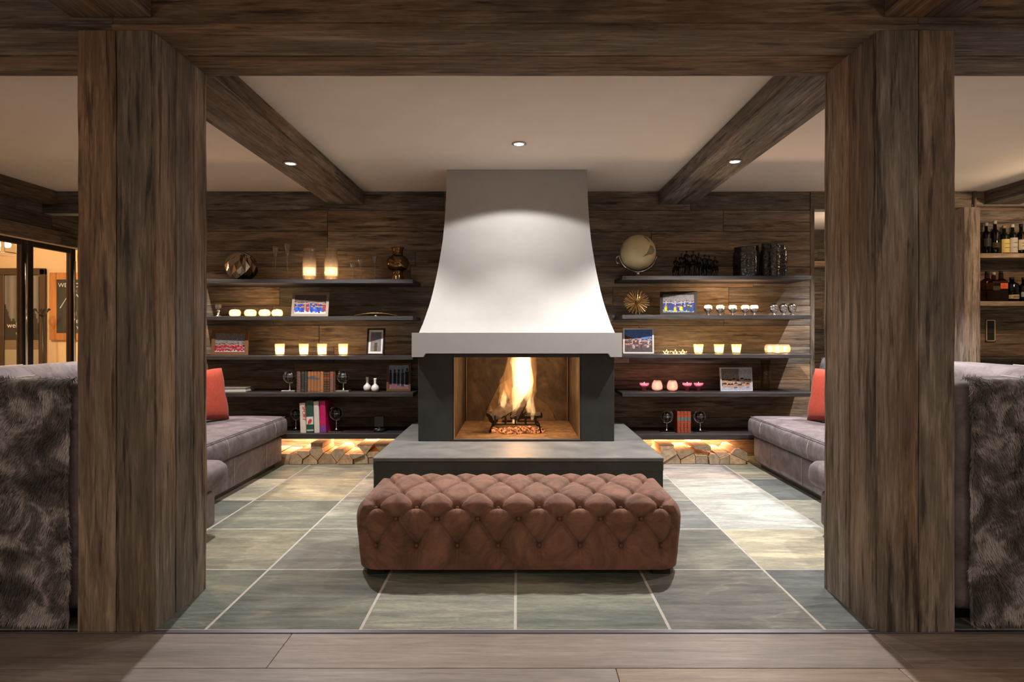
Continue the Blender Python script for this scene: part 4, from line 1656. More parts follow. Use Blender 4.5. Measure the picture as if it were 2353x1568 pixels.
def tumbler(px, z, wt, wb_, h_, label, group, mat=FROST, lit=1.5, y=YO, ribs=True):
    t = thing('votive_tumbler', label, 'candle holder', (sx_(px, y), y, z), 0, group)
    n = 10 if ribs else 1
    prof = []
    for k in range(n * 2 + 1):
        q = k / (n * 2)
        r = (wb_ + (wt - wb_) * q) / 2
        if ribs:
            r += 0.0018 * math.cos(k * PI)
        prof.append((r, 0.002 + (h_ - 0.002) * q))
    prof += [(wt / 2 - 0.004, h_ - 0.001), (wb_ / 2 - 0.003, 0.010), (0.0005, 0.010)]
    MB().lathe(prof, n=24).build('tumbler', mat, t, True, angle=60)
    MB().lathe([(0.019, 0.011), (0.019, 0.026), (0.0005, 0.025)], n=14).build('candle', WAX, t, True)
    if lit:
        flame_part(t, 0.026)
        candle_light(t, 0.04, lit)
    return t


L1, L2, L3, L4, L5 = ZS_L
R1, R2, R3, R4, R5 = ZS_R

# --- left shelves
# faceted mirror ball vase
fb = thing('faceted_vase', 'round faceted smoked mirror vase at the left end of the top left shelf', 'vase', (sx_(555), YO, L1))
rr = random.Random(4)
fm = MB()
nr, ns_ = 8, 12
vs, fs = [(0, 0, -1)], []
for k in range(1, nr):
    la = -PI / 2 + PI * k / nr
    for j in range(ns_):
        a = 2 * PI * (j + 0.5 * (k % 2)) / ns_
        vs.append((math.cos(la) * math.cos(a) * (1 + rr.uniform(-.02, .02)), math.cos(la) * math.sin(a), math.sin(la)))
vs.append((0, 0, 1))
V_ = lambda k, j: 0 if k == 0 else (len(vs) - 1 if k == nr else 1 + (k - 1) * ns_ + j % ns_)
for k in range(0, nr - 1):
    for j in range(ns_):
        # diamonds: lower tip in ring k, sides in ring k+1, upper tip in ring k+2
        l_ = V_(k, j) if k % 2 == (k + 2) % 2 else 0
        if k % 2 == 1:
            s0, s1 = V_(k + 1, j), V_(k + 1, j + 1)
        else:
            s0, s1 = V_(k + 1, j - 1), V_(k + 1, j)
        fs.append((V_(k, j), s1, V_(k + 2, j), s0))
o = fm.add([(x * 0.148, y * 0.142, z * 0.132) for x, y, z in vs], fs).build('facets', BRONZEMIRROR, fb)
o.location = (0, 0, 0.130); o.rotation_euler = (0.35, 0.25, 0.2)
MB().lathe([(0.035, 0), (0.035, 0.012), (0.02, 0.014)], n=16).build('foot', BRONZEMIRROR, fb, True)
MB().lathe([(0.046, 0.0), (0.050, 0.012), (0.040, 0.016)], n=18).xf(Matrix.Translation((0.055, -0.01, 0.235)) @ Matrix.Rotation(0.5, 4, 'Y')).build('rim', BRONZEMIRROR, fb, True)


def glass_stick(px, top, z, base_py, label, group, y=YO, bw_=0.03, kink=0.0):
    h_ = (base_py - top) * PM
    t = thing('glass_candlestick', label, 'candlestick', (sx_(px, y), y, z), 0, group)
    b = bw_
    MB().lathe([(b * 0.95, 0.001), (b * 0.9, 0.004), (0.006, 0.010), (0.0045, h_ * 0.30), (0.009, h_ * 0.33), (0.0045, h_ * 0.37), (0.0045, h_ * 0.58), (0.010, h_ * 0.62), (0.005, h_ * 0.66)], n=16).build('stem', GLASS, t, True)
    MB().lathe([(0.005, h_ * 0.66), (b * 0.45, h_ * 0.70), (b * 0.55, h_ * 0.80), (b * 0.85, h_ * 0.93), (b, h_), (b * 0.93, h_), (b * 0.75, h_ * 0.92), (b * 0.4, h_ * 0.76), (0.0005, h_ * 0.70)], n=18).build('cup', GLASS, t, True)
    return t


g = 'tall clear glass candlesticks on the top left shelf'
glass_stick(633, 562, L1, 641, 'slightly shorter of two tall clear glass candlesticks, beside the faceted vase', g)
glass_stick(660, 556, L1, 641, 'taller of two tall clear glass candlesticks, beside the hurricane vases', g)
g = 'small clear glass candlesticks on the top left shelf'
glass_stick(811, 600, L1, 641, 'shortest clear glass candlestick right of the hurricane vases', g, bw_=0.034)
glass_stick(829, 588, L1, 641, 'middle height clear glass candlestick of the small three', g, y=YO + 0.09, bw_=0.036)
glass_stick(861, 583, L1, 641, 'tall thin clear glass candlestick beside the bronze vase', g, bw_=0.030)
for px, lb_ in ((711, 'hurricane candle vase nearer the tall glass candlesticks, amber glow in its foot'), (761, 'hurricane candle vase nearer the small candlesticks, amber glow in its foot')):
    t = thing('hurricane_vase', lb_, 'candle vase', (sx_(px), YO, L1), 0, 'crackled hurricane vases on the top left shelf')
    prof = []
    for k in range(19):
        q = k / 18
        r = 0.061 + 0.004 * math.sin(q * PI * 0.9 + 0.5) - 0.004 * q + 0.0012 * math.sin(k * 2.3)
        prof.append((r, 0.002 + 0.296 * q))
    prof += [(0.051, 0.297), (0.056, 0.15), (0.052, 0.012), (0.0005, 0.010)]
    MB().lathe(prof, n=26).build('glass_cylinder', HURR, t, True)
    MB().lathe([(0.0535, 0.05), (0.0545, 0.085), (0.0535, 0.12)], n=26).build('amber_glow_shell', FROST, t, True)  # added shell, its amber tint stands in for the candle's glow
    MB().lathe([(0.040, 0.012), (0.040, 0.055), (0.030, 0.058), (0.0005, 0.054)], n=18).build('candle', FROST, t, True)
    flame_part(t, 0.058, 0.03)
    candle_light(t, 0.085, 1.6)

bv = thing('bronze_vase', 'shiny bronze bulb vase with flared neck at the right end of the top left shelf', 'vase', (sx_(914), YO, L1))
MB().lathe([(0.066, 0.0), (0.060, 0.02), (0.050, 0.055), (0.050, 0.085), (0.056, 0.092), (0.082, 0.105), (0.104, 0.135), (0.108, 0.165), (0.100, 0.195), (0.072, 0.225), (0.052, 0.235), (0.046, 0.262), (0.052, 0.290), (0.063, 0.308), (0.056, 0.308), (0.040, 0.262), (0.040, 0.15), (0.0005, 0.14)], n=36).build('body', BRONZEVASE, bv, True)
MB().tube([(0.0505 * math.cos(a * PI / 12), 0.0505 * math.sin(a * PI / 12), 0.088) for a in range(24)], 0.004, 6, True).build('collar', BRONZEVASE, bv, True)

# shelf 2 left
t = thing('silver_candlestick', 'small silver and glass candle holder at the far left of the second left shelf', 'candle holder', (sx_(502), YO, L2))
MB().lathe([(0.026, 0), (0.024, 0.008), (0.010, 0.016), (0.008, 0.045), (0.014, 0.055), (0.010, 0.066)], n=16).build('stem', SILVER, t, True)
MB().lathe([(0.010, 0.066), (0.026, 0.078), (0.030, 0.100), (0.024, 0.118), (0.022, 0.116), (0.025, 0.098), (0.0005, 0.074)], n=18).build('cup', GLASS, t, True)
pos4 = ['leftmost lit crackled votive bowl', 'second lit crackled votive bowl from the left', 'third lit crackled votive bowl from the left', 'lit crackled votive bowl nearest the photo frame']
for px, w_, s in zip((540, 575.5, 608, 637), (0.105, 0.112, 0.108, 0.104), pos4):
    votive_bowl(px, L2, w_, 0.066, s + ' on the second left shelf', 'crackled votive bowls on the second left shelf', FROST, 1.4)


def photo_frame(px, z, w_, h_, yaw, lean, fcol, painter, label, mat_w=0.0, fw_=0.018, y=YO, seed=1, mat=None, nx=60):
    t = thing('photo_frame', label, 'photo frame', (sx_(px, y), y, z), yaw)
    M_ = mat or PLASTIC
    rot = Matrix.Rotation(-lean, 4, 'X')
    d = 0.014
    fr = MB()
    fr.prism([(-w_ / 2, 0), (-w_ / 2, h_), (-w_ / 2 + fw_, h_ - fw_), (-w_ / 2 + fw_, fw_)], 'y', -d, 0.002)
    fr.prism([(w_ / 2, h_), (w_ / 2, 0), (w_ / 2 - fw_, fw_), (w_ / 2 - fw_, h_ - fw_)], 'y', -d, 0.002)
    fr.prism([(-w_ / 2, h_), (w_ / 2, h_), (w_ / 2 - fw_, h_ - fw_), (-w_ / 2 + fw_, h_ - fw_)], 'y', -d, 0.002)
    fr.prism([(w_ / 2, 0), (-w_ / 2, 0), (-w_ / 2 + fw_, fw_), (w_ / 2 - fw_, fw_)], 'y', -d, 0.002)
    o = fr.xf(rot).build('frame', M_, t)
    tint(o, fcol)
    o = MB().box(-w_ / 2 + 0.002, w_ / 2 - 0.002, -0.002, 0.003, 0.002, h_ - 0.002).xf(rot).build('backing', BLACK, t)
    iw, ih = w_ - 2 * fw_, h_ - 2 * fw_
    if mat_w:
        o = MB().box(-iw / 2, iw / 2, -0.004, -0.003, fw_, h_ - fw_).xf(rot).build('mount', WHITECER, t)
        iw -= 2 * mat_w; ih -= 2 * mat_w
    o = print_mesh('photograph', iw, ih, painter, t, nx, max(8, int(nx * ih / iw)), seed)
    o.rotation_euler = (-lean, 0, 0)
    o.location = rot @ Vector((0, -0.006, fw_ + mat_w))
    # easel strut behind
    top = rot @ Vector((0, 0.004, h_ * 0.62))
    MB().tube([top, (0, top.y + h_ * 0.24, 0.004)], 0.004, 6).build('strut', BLACK, t)
    return t


def people(bg, ground, palette, n=12, skin=(0.45, 0.26, 0.18), hz=0.35, hh=0.55, head=0.055, seed=0):
    r0 = random.Random(seed)
    n = int(n * 1.25) + 2
    ps = [((i + 0.5) / n + r0.uniform(-.02, .02), hz * 0.45 + r0.uniform(0, .10), hh + r0.uniform(-.05, .05), r0.choice(palette), r0.uniform(0.03, 0.05) * 8 / n + 0.012) for i in range(n)]
    ps += [(p[0] + 0.5 / n, p[1] - 0.06, p[2] - 0.20, r0.choice(palette), p[4]) for p in ps[:-1] if r0.random() < 0.8 and n > 7]

    def f(u, v, r):
        c = bg(u, v, r) if v > hz else ground(u, v, r)
        for (x, y0, y1, col, w_) in ps:
            if abs(u - x) < w_ and y0 < v < y1:
                k = r.uniform(0.5, 1.4)
                c = tuple(q * k for q in col)
            else:
                pass
            if (u - x) ** 2 + ((v - y1 - head) * 0.75) ** 2 < (head * 0.75) ** 2:
                c = skin if v < y1 + head * 1.3 else (0.05, 0.035, 0.03)
        k = r.uniform(0.55, 1.15)
        return tuple(q * k for q in c)
    return f


grey = lambda u, v, r: tuple([0.20 + 0.10 * r.random()] * 3)
snow = lambda u, v, r: (0.55 + .1 * r.random(), 0.58 + .1 * r.random(), 0.65)
BL = [(0.03, 0.08, 0.42), (0.05, 0.12, 0.55), (0.04, 0.07, 0.30), (0.30, 0.06, 0.08)]
photo_frame(712, L2, 0.335, 0.235, math.radians(6), 0.28, (0.34, 0.26, 0.20), people(lambda u, v, r: (0.16, 0.13, 0.11) if v > 0.62 else (0.32, 0.31, 0.31), snow, BL, 11, hh=0.52, hz=0.2, seed=1), 'wood framed photo of a blue dressed group on the second left shelf', 0, 0.024, seed=2)
t = thing('leaf_dish', 'long flat polished silver leaf dish on the second left shelf', 'dish', (sx_(865), YO - 0.02, L2))
vs, fs = [], []
for i in range(21):
    u = -1 + 2 * i / 20
    w_ = 0.035 * (1 - abs(u) ** 2.2) + 0.001
    for s in (-1, 0, 1):
        vs.append((0.20 * u, s * w_, 0.004 + 0.016 * (1 - u * u) * (1 if s == 0 else 1.35) + (0.006 if abs(s) else 0)))
for i in range(20):
    for s in range(2):
        a = i * 3 + s
        fs.append((a, a + 1, a + 4, a + 3))
o = MB().add(vs, fs).build('dish', GOLD, t, True)
sm = o.modifiers.new('thickness', 'SOLIDIFY'); sm.thickness = 0.003
MB().lathe([(0.02, 0), (0.015, 0.016)], n=12).build('foot', GOLD, t, True)

# shelf 3 left
RDP = [(0.50, 0.03, 0.06), (0.45, 0.02, 0.05), (0.55, 0.05, 0.08), (0.06, 0.05, 0.06)]
photo_frame(528, L3, 0.335, 0.235, math.radians(3), 0.12, (0.20, 0.10, 0.05), people(grey, lambda u, v, r: (0.6, 0.6, 0.62), RDP, 12, hh=0.36, hz=0.12, seed=4), 'brown wood framed photo of a red dressed team on the middle left shelf', 0, 0.03, seed=3)
for px, s in zip((643, 698, 740, 788.5), ('leftmost', 'second from the left', 'third from the left', 'rightmost')):
    tumbler(px, L3, 0.092, 0.076, 0.108, 'lit ribbed straight votive tumbler, %s of four on the middle left shelf' % s, 'ribbed votive tumblers on the middle left shelf', FROST, 2.2)


def mount_p(u, v, r):
    if v > 0.62 + 0.1 * math.sin(u * 5):
        return (0.10 + .05 * r.random(), 0.13 + .05 * r.random(), 0.24)
    k = r.random() * 0.10
    if 0.35 < u < 0.65 and v < 0.45:
        return (0.03 + k, 0.02 + k, 0.03)
    return (0.14 + k, 0.12 + k, 0.13 + k)


photo_frame(863, L3, 0.178, 0.250, math.radians(-14), 0.10, (0.02, 0.018, 0.018), mount_p, 'black framed upright photo with white mount on the middle left shelf', 0.022, 0.014, seed=5, nx=36)

# shelf 4 left
t = thing('album', 'closed flat pale grey album lying at the left end of the fourth left shelf', 'album', (sx_(525), YO, L4), 0.1)
for k_, (nm, z0, z1, e, m_) in enumerate((('cover', 0, 0.006, 0, PLASTIC), ('pages', 0.006, 0.034, 0.006, PAPER), ('cover', 0.034, 0.040, 0, PLASTIC))):
    o = MB().cbox(-0.20 + e, 0.20 - e, -0.13 + e, 0.13 - e, z0, z1, 0.002).build(nm, m_, t)
    tint(o, (0.20, 0.18, 0.165))


def bookend(px, z, label, flip=1, hbase=True, y=5.53, ball=0.050, dark=True, h_=0.20):
    t = thing('globe_bookend', label, 'bookend', (sx_(px, y), y, z))
    MB().cbox(-0.062, 0.062, -0.045, 0.045, 0, 0.014 if hbase else 0.006, 0.002).build('base', CHROME if not dark else SILVER, t)
    zc = h_ - ball - 0.01
    MB().lathe([(0.020, 0.014), (0.010, 0.022), (0.005, 0.035), (0.005, zc - ball - 0.014), (0.009, zc - ball - 0.008)], n=12).build('stem', CHROME, t, True)
    R_ = ball + 0.010
    MB().tube([(flip * -R_ * math.cos(a) * 0.98, 0, zc + R_ * math.sin(a)) for a in [(-2.1 + 3.1 * i / 18) for i in range(19)]], 0.0035, 6).build('arc', CHROME, t, True)
    sp = MB().sphere((0, 0, zc), ball - 0.004, 18, 12)
    sp.build('inner_globe', BLACK if dark else DARKBRONZE, t, True)
    rings = MB()
    for k in range(4):
        a = k * PI / 4
        rings.tube([(ball * math.cos(q) * math.cos(a), ball * math.cos(q) * math.sin(a), zc + ball * math.sin(q)) for q in [2 * PI * i / 20 for i in range(20)]], 0.0014, 4, True)
    rings.tube([(ball * math.cos(q), ball * math.sin(q), zc) for q in [2 * PI * i / 20 for i in range(20)]], 0.0016, 4, True)
    rings.build('armillary_ring', SILVER, t, True)['kind'] = 'stuff'
    return t


bookend(666, L4, 'armillary globe bookend left of the old leather books', 1)
bookend(789, L4, 'armillary globe bookend right of the old leather books', 1)


def book(px, z, w_, h_, d_, col, label, group, y=5.50, tilt=0.0, bands=(), band_mat=GOLD, panel=None, txt=None, tcol=None, ti=0.0):
    """book standing upright, spine to the camera; px is the middle of the spine"""
    t = thing('book', label, 'book', (sx_(px, y), y, z), 0, group)
    t.rotation_euler = (0, tilt, 0)
    cv = MB().cbox(-w_ / 2, -w_ / 2 + 0.0022, 0, d_, 0, h_, 0.0006).cbox(w_ / 2 - 0.0022, w_ / 2, 0, d_, 0, h_, 0.0006)
    sp = [(-w_ / 2, 0.004), (-w_ / 2 + 0.001, 0.0), (-w_ * 0.25, -0.0035), (0, -0.0045), (w_ * 0.25, -0.0035), (w_ / 2 - 0.001, 0.0), (w_ / 2, 0.004)]
    cv.prism(sp, 'z', 0, h_)
    tint(cv.build('cover', COVER, t), col)
    MB().box(-w_ / 2 + 0.0022, w_ / 2 - 0.0022, 0.004, d_ - 0.004, 0.003, h_ - 0.003).build('pages', PAPER, t)
    for b in bands:
        MB().prism([(p[0] * 1.02, p[1] - 0.0012) for p in sp], 'z', h_ * b - 0.0022, h_ * b + 0.0022).build('spine_band', band_mat, t)
    if panel:
        for (a, b, pc) in panel:
            o = MB().prism([(p[0] * 1.01, p[1] - 0.0007) for p in sp], 'z', h_ * a, h_ * b).build('spine_panel', COVER, t)
            tint(o, pc)
    if txt:
        s_, size, zz = txt
        o = text('lettering', s_, size, PLASTIC, t, (0, -0.0052, h_ * zz), (PI / 2, PI / 2, 0) if True else None)
        tint(o, tcol)
    return t


g = 'old leather books on the fourth left shelf'
spec = [(686, 9, 0.192, (0.13, 0.075, 0.07), 'faded mauve book with gilt bands at the left end of the old row', (0.15, 0.3, 0.45, 0.6, 0.75, 0.9), None),
        (695.5, 7, 0.195, (0.030, 0.030, 0.028), 'first of two narrow black old books, beside the mauve one', (0.1, 0.9), None),
        (702.5, 6, 0.195, (0.045, 0.042, 0.035), 'second of two narrow black old books, touching the tan set', (0.5,), None),
        (710.2, 7, 0.190, (0.30, 0.125, 0.05), 'first volume of the tan set with a blue band on the spine', (0.05,), [(0.62, 0.74, (0.07, 0.10, 0.11)), (0.74, 0.93, (0.38, 0.12, 0.05))]),
        (717.4, 7, 0.190, (0.31, 0.13, 0.05), 'second volume of the tan set with a blue band on the spine', (0.05,), [(0.61, 0.77, (0.07, 0.10, 0.11)), (0.79, 0.93, (0.36, 0.13, 0.05))]),
        (724.6, 7, 0.190, (0.29, 0.12, 0.05), 'third volume of the tan set with a blue band on the spine', (0.05,), [(0.60, 0.72, (0.08, 0.10, 0.11)), (0.78, 0.93, (0.34, 0.12, 0.05))]),
        (731.8, 7, 0.190, (0.31, 0.13, 0.055), 'fourth volume of the tan set with a blue band on the spine', (0.05,), [(0.60, 0.69, (0.09, 0.09, 0.12)), (0.76, 0.93, (0.35, 0.12, 0.05))]),
        (739.5, 7.5, 0.190, (0.35, 0.16, 0.06), 'orange brown old book right of the tan set', (0.1, 0.88), None),
        (747, 7, 0.186, (0.055, 0.03, 0.02), 'black old book with stacked gilt squares on its spine, left one', (0.08, 0.2, 0.32, 0.44, 0.56, 0.8, 0.92), [(0.62, 0.74, (0.25, 0.05, 0.03))]),
        (754, 7, 0.186, (0.06, 0.032, 0.02), 'black old book with stacked gilt squares on its spine, right one', (0.08, 0.2, 0.32, 0.44, 0.56, 0.8, 0.92), [(0.62, 0.74, (0.25, 0.05, 0.03))]),
        (762, 8, 0.190, (0.22, 0.09, 0.07), 'dull red old book with a bright top label', (0.1, 0.6), [(0.76, 0.92, (0.35, 0.06, 0.04))]),
        (768.5, 4.5, 0.190, (0.09, 0.05, 0.03), 'thin dark book with gilt edge at the right end of the old row', (0.1, 0.9), None)]
for (px, wpx, h_, c, lb_, bd, pn) in spec:
    book(px, L4, wpx * 5.5 / FOC - 0.0008, h_, 0.13, c, lb_, g, y=5.50, bands=bd, panel=pn)

for px, h_, lb_ in ((844, 0.132, 'taller white ceramic bud vase on the fourth left shelf'), (862, 0.124, 'shorter white ceramic bud vase nearer the framed photo')):
    t = thing('bud_vase', lb_, 'vase', (sx_(px, YO - (0.06 if px > 850 else 0)), YO - (0.06 if px > 850 else 0), L4), 0, 'white bud vases on the fourth left shelf')
    MB().lathe([(0.018, 0), (0.032, 0.012), (0.037, 0.034), (0.030, 0.055), (0.014, 0.068), (0.011, 0.080), (0.013, h_ - 0.01), (0.0155, h_), (0.012, h_), (0.009, 0.08), (0.0005, 0.06)], n=26).build('body', WHITECER, t, True)
photo_frame(916, L4, 0.222, 0.262, math.radians(4), 0.10, (0.13, 0.065, 0.03), people(lambda u, v, r: (0.22 + v * .1, 0.30 + v * .1, 0.52), lambda u, v, r: (0.25, 0.12, 0.13) if u < 0.5 or v < 0.15 else (0.3, 0.3, 0.34), [(0.03, 0.03, 0.045), (0.05, 0.04, 0.05)], 3, hz=0.22, hh=0.72, head=0.07, seed=8, skin=(0.06, 0.05, 0.06)), 'brown framed photo of dark figures against blue sky on the fourth left shelf', 0, 0.02, seed=6, nx=40)

# shelf 5 left
bookend(680, L5, 'armillary globe bookend left of the bright books on the lowest left shelf', -1, False, 5.60, 0.048, False, 0.215)
bookend(773, L5, 'large armillary globe bookend right of the bright books on the lowest left shelf', 1, False, 5.56, 0.056, False, 0.235)
g = 'bright modern books on the lowest left shelf'
yb = 5.47
book(697, L5, 13 * yb / FOC, 0.272, 0.22, (0.62, 0.55, 0.47), 'cream book lettered SPORT in red on its spine', g, y=yb, tilt=-0.035, txt=('SPORT', 0.044, 0.66), tcol=(0.60, 0.03, 0.03))
t_ = book(713, L5, 16 * yb / FOC, 0.295, 0.22, (0.018, 0.065, 0.045), 'dark green book with a red and white picture on its spine', g, y=yb, tilt=-0.035, panel=[(0.26, 0.50, (0.60, 0.58, 0.55)), (0.06, 0.10, (0.5, 0.5, 0.48))])
o = MB().prism([(-0.018, 0.080), (0.010, 0.094), (0.021, 0.118), (0.004, 0.130), (-0.014, 0.108)], 'y', -0.0075, -0.0050).build('spine_picture', COVER, t_)
tint(o, (0.50, 0.04, 0.03))
book(728.5, L5, 12 * yb / FOC, 0.288, 0.22, (0.60, 0.54, 0.50), 'plain off white book between the green and magenta ones', g, y=yb, tilt=-0.035)
book(743, L5, 13 * yb / FOC, 0.292, 0.24, (0.45, 0.006, 0.10), 'magenta book fading to purple at the foot of its spine', g, y=yb, tilt=-0.035, panel=[(0.02, 0.22, (0.16, 0.05, 0.25))])
t = thing('display_box', 'small black box on a round black foot on the lowest left shelf', 'box', (sx_(872, 5.55), 5.55, L5))
MB().cbox(-0.045, 0.045, -0.02, 0.02, 0.042, 0.145, 0.004).build('body', BLACK, t)
MB().lathe([(0.055, 0), (0.055, 0.02), (0.045, 0.026), (0.02, 0.03), (0.015, 0.045)], n=24).build('foot', BLACK, t, True)
MB().lathe([(0.020, 0.027), (0.020, 0.033), (0.0005, 0.033)], n=16, cx=-0.02, cyy=-0.035).build('cap', CHROME, t, True)

# --- right shelves
gt = thing('desk_globe', 'antique cream desk globe in a silver half ring on the top right shelf', 'globe', (sx_(1466), YO, R1))
gr_ = 0.164
gz = 0.232
g_o = MB().sphere((0, 0, 0), gr_, 40, 26).build('sphere', GLOBEM, gt, True, loc=(0, 0, gz))
# land masses, raised a hair: South America like and a ragged coast line
def land(outline, name='continent'):
    from mathutils.geometry import tessellate_polygon
    pts = [Vector((x, 0, z)) for x, z in outline]
    tri = tessellate_polygon([pts])
    bmx = bmesh.new()
    vv = [bmx.verts.new(p) for p in pts]
    for t3 in tri:
        try:
            bmx.faces.new([vv[i] for i in t3])
        except Exception:
            pass
    bmesh.ops.subdivide_edges(bmx, edges=bmx.edges, cuts=3, use_grid_fill=True)
    for v in bmx.verts:
        x, z = v.co.x * gr_, v.co.z * gr_
        v.co = Vector((x, -math.sqrt(max(1e-6, gr_ ** 2 - x * x - z * z)), z)).normalized() * (gr_ + 0.0008)
    me_ = bpy.data.meshes.new(name); bmx.to_mesh(me_); bmx.free()
    me_.materials.append(GLOBEL)
    ob_ = bpy.data.objects.new(name, me_); COL.objects.link(ob_); ob_.parent = gt; ob_.location = (0, 0, gz)
    return ob_


land([(0.40, 0.02), (0.52, 0.30), (0.66, 0.26), (0.78, 0.08), (0.74, -0.10), (0.60, -0.20), (0.42, -0.24), (0.22, -0.30), (0.05, -0.38), (0.30, -0.16)])
land([(0.20, 0.86), (0.34, 0.80), (0.44, 0.66), (0.52, 0.48), (0.46, 0.50), (0.36, 0.66), (0.24, 0.76)])
ring = [((gr_ + 0.014) * math.cos(a), 0.0, gz + (gr_ + 0.014) * math.sin(a)) for a in [(-PI + 0.15 + (PI - 0.35) * i / 30) for i in range(31)]]
MB().tube(ring, 0.007, 8).build('half_ring', CHROME, gt, True)
MB().tube([(-(gr_ + 0.014) * 0.99, 0, gz - 0.03), (-gr_ - 0.035, -0.005, gz - 0.045), (-gr_ - 0.045, -0.005, gz - 0.075), (-gr_ - 0.03, -0.005, gz - 0.10), (-gr_ - 0.012, -0.005, gz - 0.105)], 0.006, 8).build('scroll_handle', CHROME, gt, True)
MB().lathe([(0.055, 0.0), (0.052, 0.010), (0.020, 0.020), (0.014, 0.035), (0.020, 0.050)], n=24).build('foot', CHROME, gt, True)

# dark bronze riders
rd = thing('riders_sculpture', 'dark bronze sculpture of a row of horse riders on the top right shelf', 'sculpture', (sx_(1600), YO, R1))
rr = random.Random(5)
MB().cbox(-0.225, 0.225, -0.05, 0.05, 0, 0.012, 0.003).build('base', DARKBRONZE, rd)


def horse(parent, x, h0, seed):
    q = random.Random(seed)
    o = bpy.data.objects.new('rider', bpy.data.meshes.new('rider'))
    mb = MB()
    y = q.uniform(-0.02, 0.02)
    bz = 0.105 * h0
    # horse seen three quarter front: barrel, chest, neck, head
    mb.sphere((x, y + 0.01, bz), 0.026, 10, 8, (1.0, 1.8, 1.0))
    mb.tube([(x, y - 0.03, bz + 0.005), (x - 0.012, y - 0.05, bz + 0.035), (x - 0.018, y - 0.06, bz + 0.055)], [0.017, 0.012, 0.009], 8)
    mb.tube([(x - 0.016, y - 0.055, bz + 0.058), (x - 0.030, y - 0.078, bz + 0.035)], [0.010, 0.006], 8)
    for (dx, dy) in ((-0.014, -0.035), (0.014, -0.03), (-0.013, 0.045), (0.014, 0.05)):
        kx = x + dx + q.uniform(-0.012, 0.012)
        mb.tube([(x + dx, y + dy, bz - 0.01), (kx, y + dy - 0.01, bz * 0.5), (x + dx + q.uniform(-.008, .008), y + dy + 0.004, 0.018), (x + dx, y + dy - 0.006, 0.012)], [0.010, 0.006, 0.0045, 0.007], 6)
    # rider: legs, body, arms, head, cap
    rz = bz + 0.028
    mb.tube([(x - 0.022, y - 0.01, bz - 0.03), (x - 0.026, y - 0.02, bz), (x, y, rz), (x + 0.026, y - 0.02, bz), (x + 0.022, y - 0.01, bz - 0.03)], [0.006, 0.008, 0.010, 0.008, 0.006], 6)
    mb.tube([(x, y, rz - 0.004), (x, y - 0.006, rz + 0.028), (x, y - 0.012, rz + 0.052)], [0.013, 0.017, 0.010], 8)
    mb.tube([(x - 0.017, y - 0.01, rz + 0.042), (x - 0.026, y - 0.02, rz + 0.02), (x - 0.008, y - 0.045, rz + 0.012)], [0.006, 0.005, 0.004], 6)
    mb.tube([(x + 0.017, y - 0.01, rz + 0.042), (x + 0.027, y - 0.02, rz + 0.02), (x + 0.006, y - 0.045, rz + 0.012)], [0.006, 0.005, 0.004], 6)
    mb.sphere((x, y - 0.014, rz + 0.068), 0.0105, 8, 7, (0.9, 1, 1.15))
    mb.sphere((x, y - 0.016, rz + 0.076), 0.011, 8, 5, (1.0, 1.2, 0.6))
    ob_ = mb.build('rider', DARKBRONZE, parent, True)
    bpy.data.objects.remove(o)
    return ob_


for i, (x, hh_) in enumerate(((-0.19, 0.78), (-0.145, 1.08), (-0.09, 1.35), (-0.035, 1.30), (0.015, 1.10), (0.075, 0.98), (0.12, 0.92), (0.170, 0.80))):
    horse(rd, x, hh_, i)


def bark_vase(px, h_, w_, label, seed):
    t = thing('black_vase', label, 'vase', (sx_(px), YO, R1), 0, 'black lumpy vases on the top right shelf')
    vs, fs = [], []
    n, m = 72, 46
    for k in range(m + 1):
        q = k / m
        for j in range(n):
            a = 2 * PI * j / n
            r = w_ / 2 * (1 + 0.03 * math.sin(q * PI)) * (0.93 if q > 0.82 else 1.0)
            # vertical lobes plus a beaded surface
            r *= 1 + 0.07 * math.cos(6 * a + seed) + 0.05 * noise.noise(Vector((a * 7, q * 26, seed))) + 0.045 * noise.noise(Vector((a * 17, q * 50, seed + 3)))
            zt = q * h_ + (0.012 * math.sin(a * 1 + seed) * q ** 6)
            vs.append((r * math.cos(a), r * math.sin(a), zt))
    for k in range(m):
        for j in range(n):
            l = (j + 1) % n
            fs.append((k * n + j, k * n + l, (k + 1) * n + l, (k + 1) * n + j))
    b = len(vs)
    for j in range(n):
        x, y, z = vs[m * n + j]
        vs.append((x * 0.84, y * 0.84, z - 0.002))
    for j in range(n):
        x, y, z = vs[m * n + j]
        vs.append((x * 0.8, y * 0.8, h_ * 0.4))
    for j in range(n):
        l = (j + 1) % n
        fs.append((m * n + j, m * n + l, b + l, b + j))
        fs.append((b + j, b + l, b + n + l, b + n + j))
    fs.append(tuple(b + n + j for j in range(n)))
    fs.append(tuple(range(n - 1, -1, -1)))
    MB().add(vs, fs).build('body', BLACKVASE, t, True)
    return t


bark_vase(1715, 0.290, 0.218, 'shorter black lumpy glazed vase beside the riders sculpture', 1)
bark_vase(1777, 0.302, 0.228, 'taller black lumpy glazed vase at the right end of the top shelf', 5)

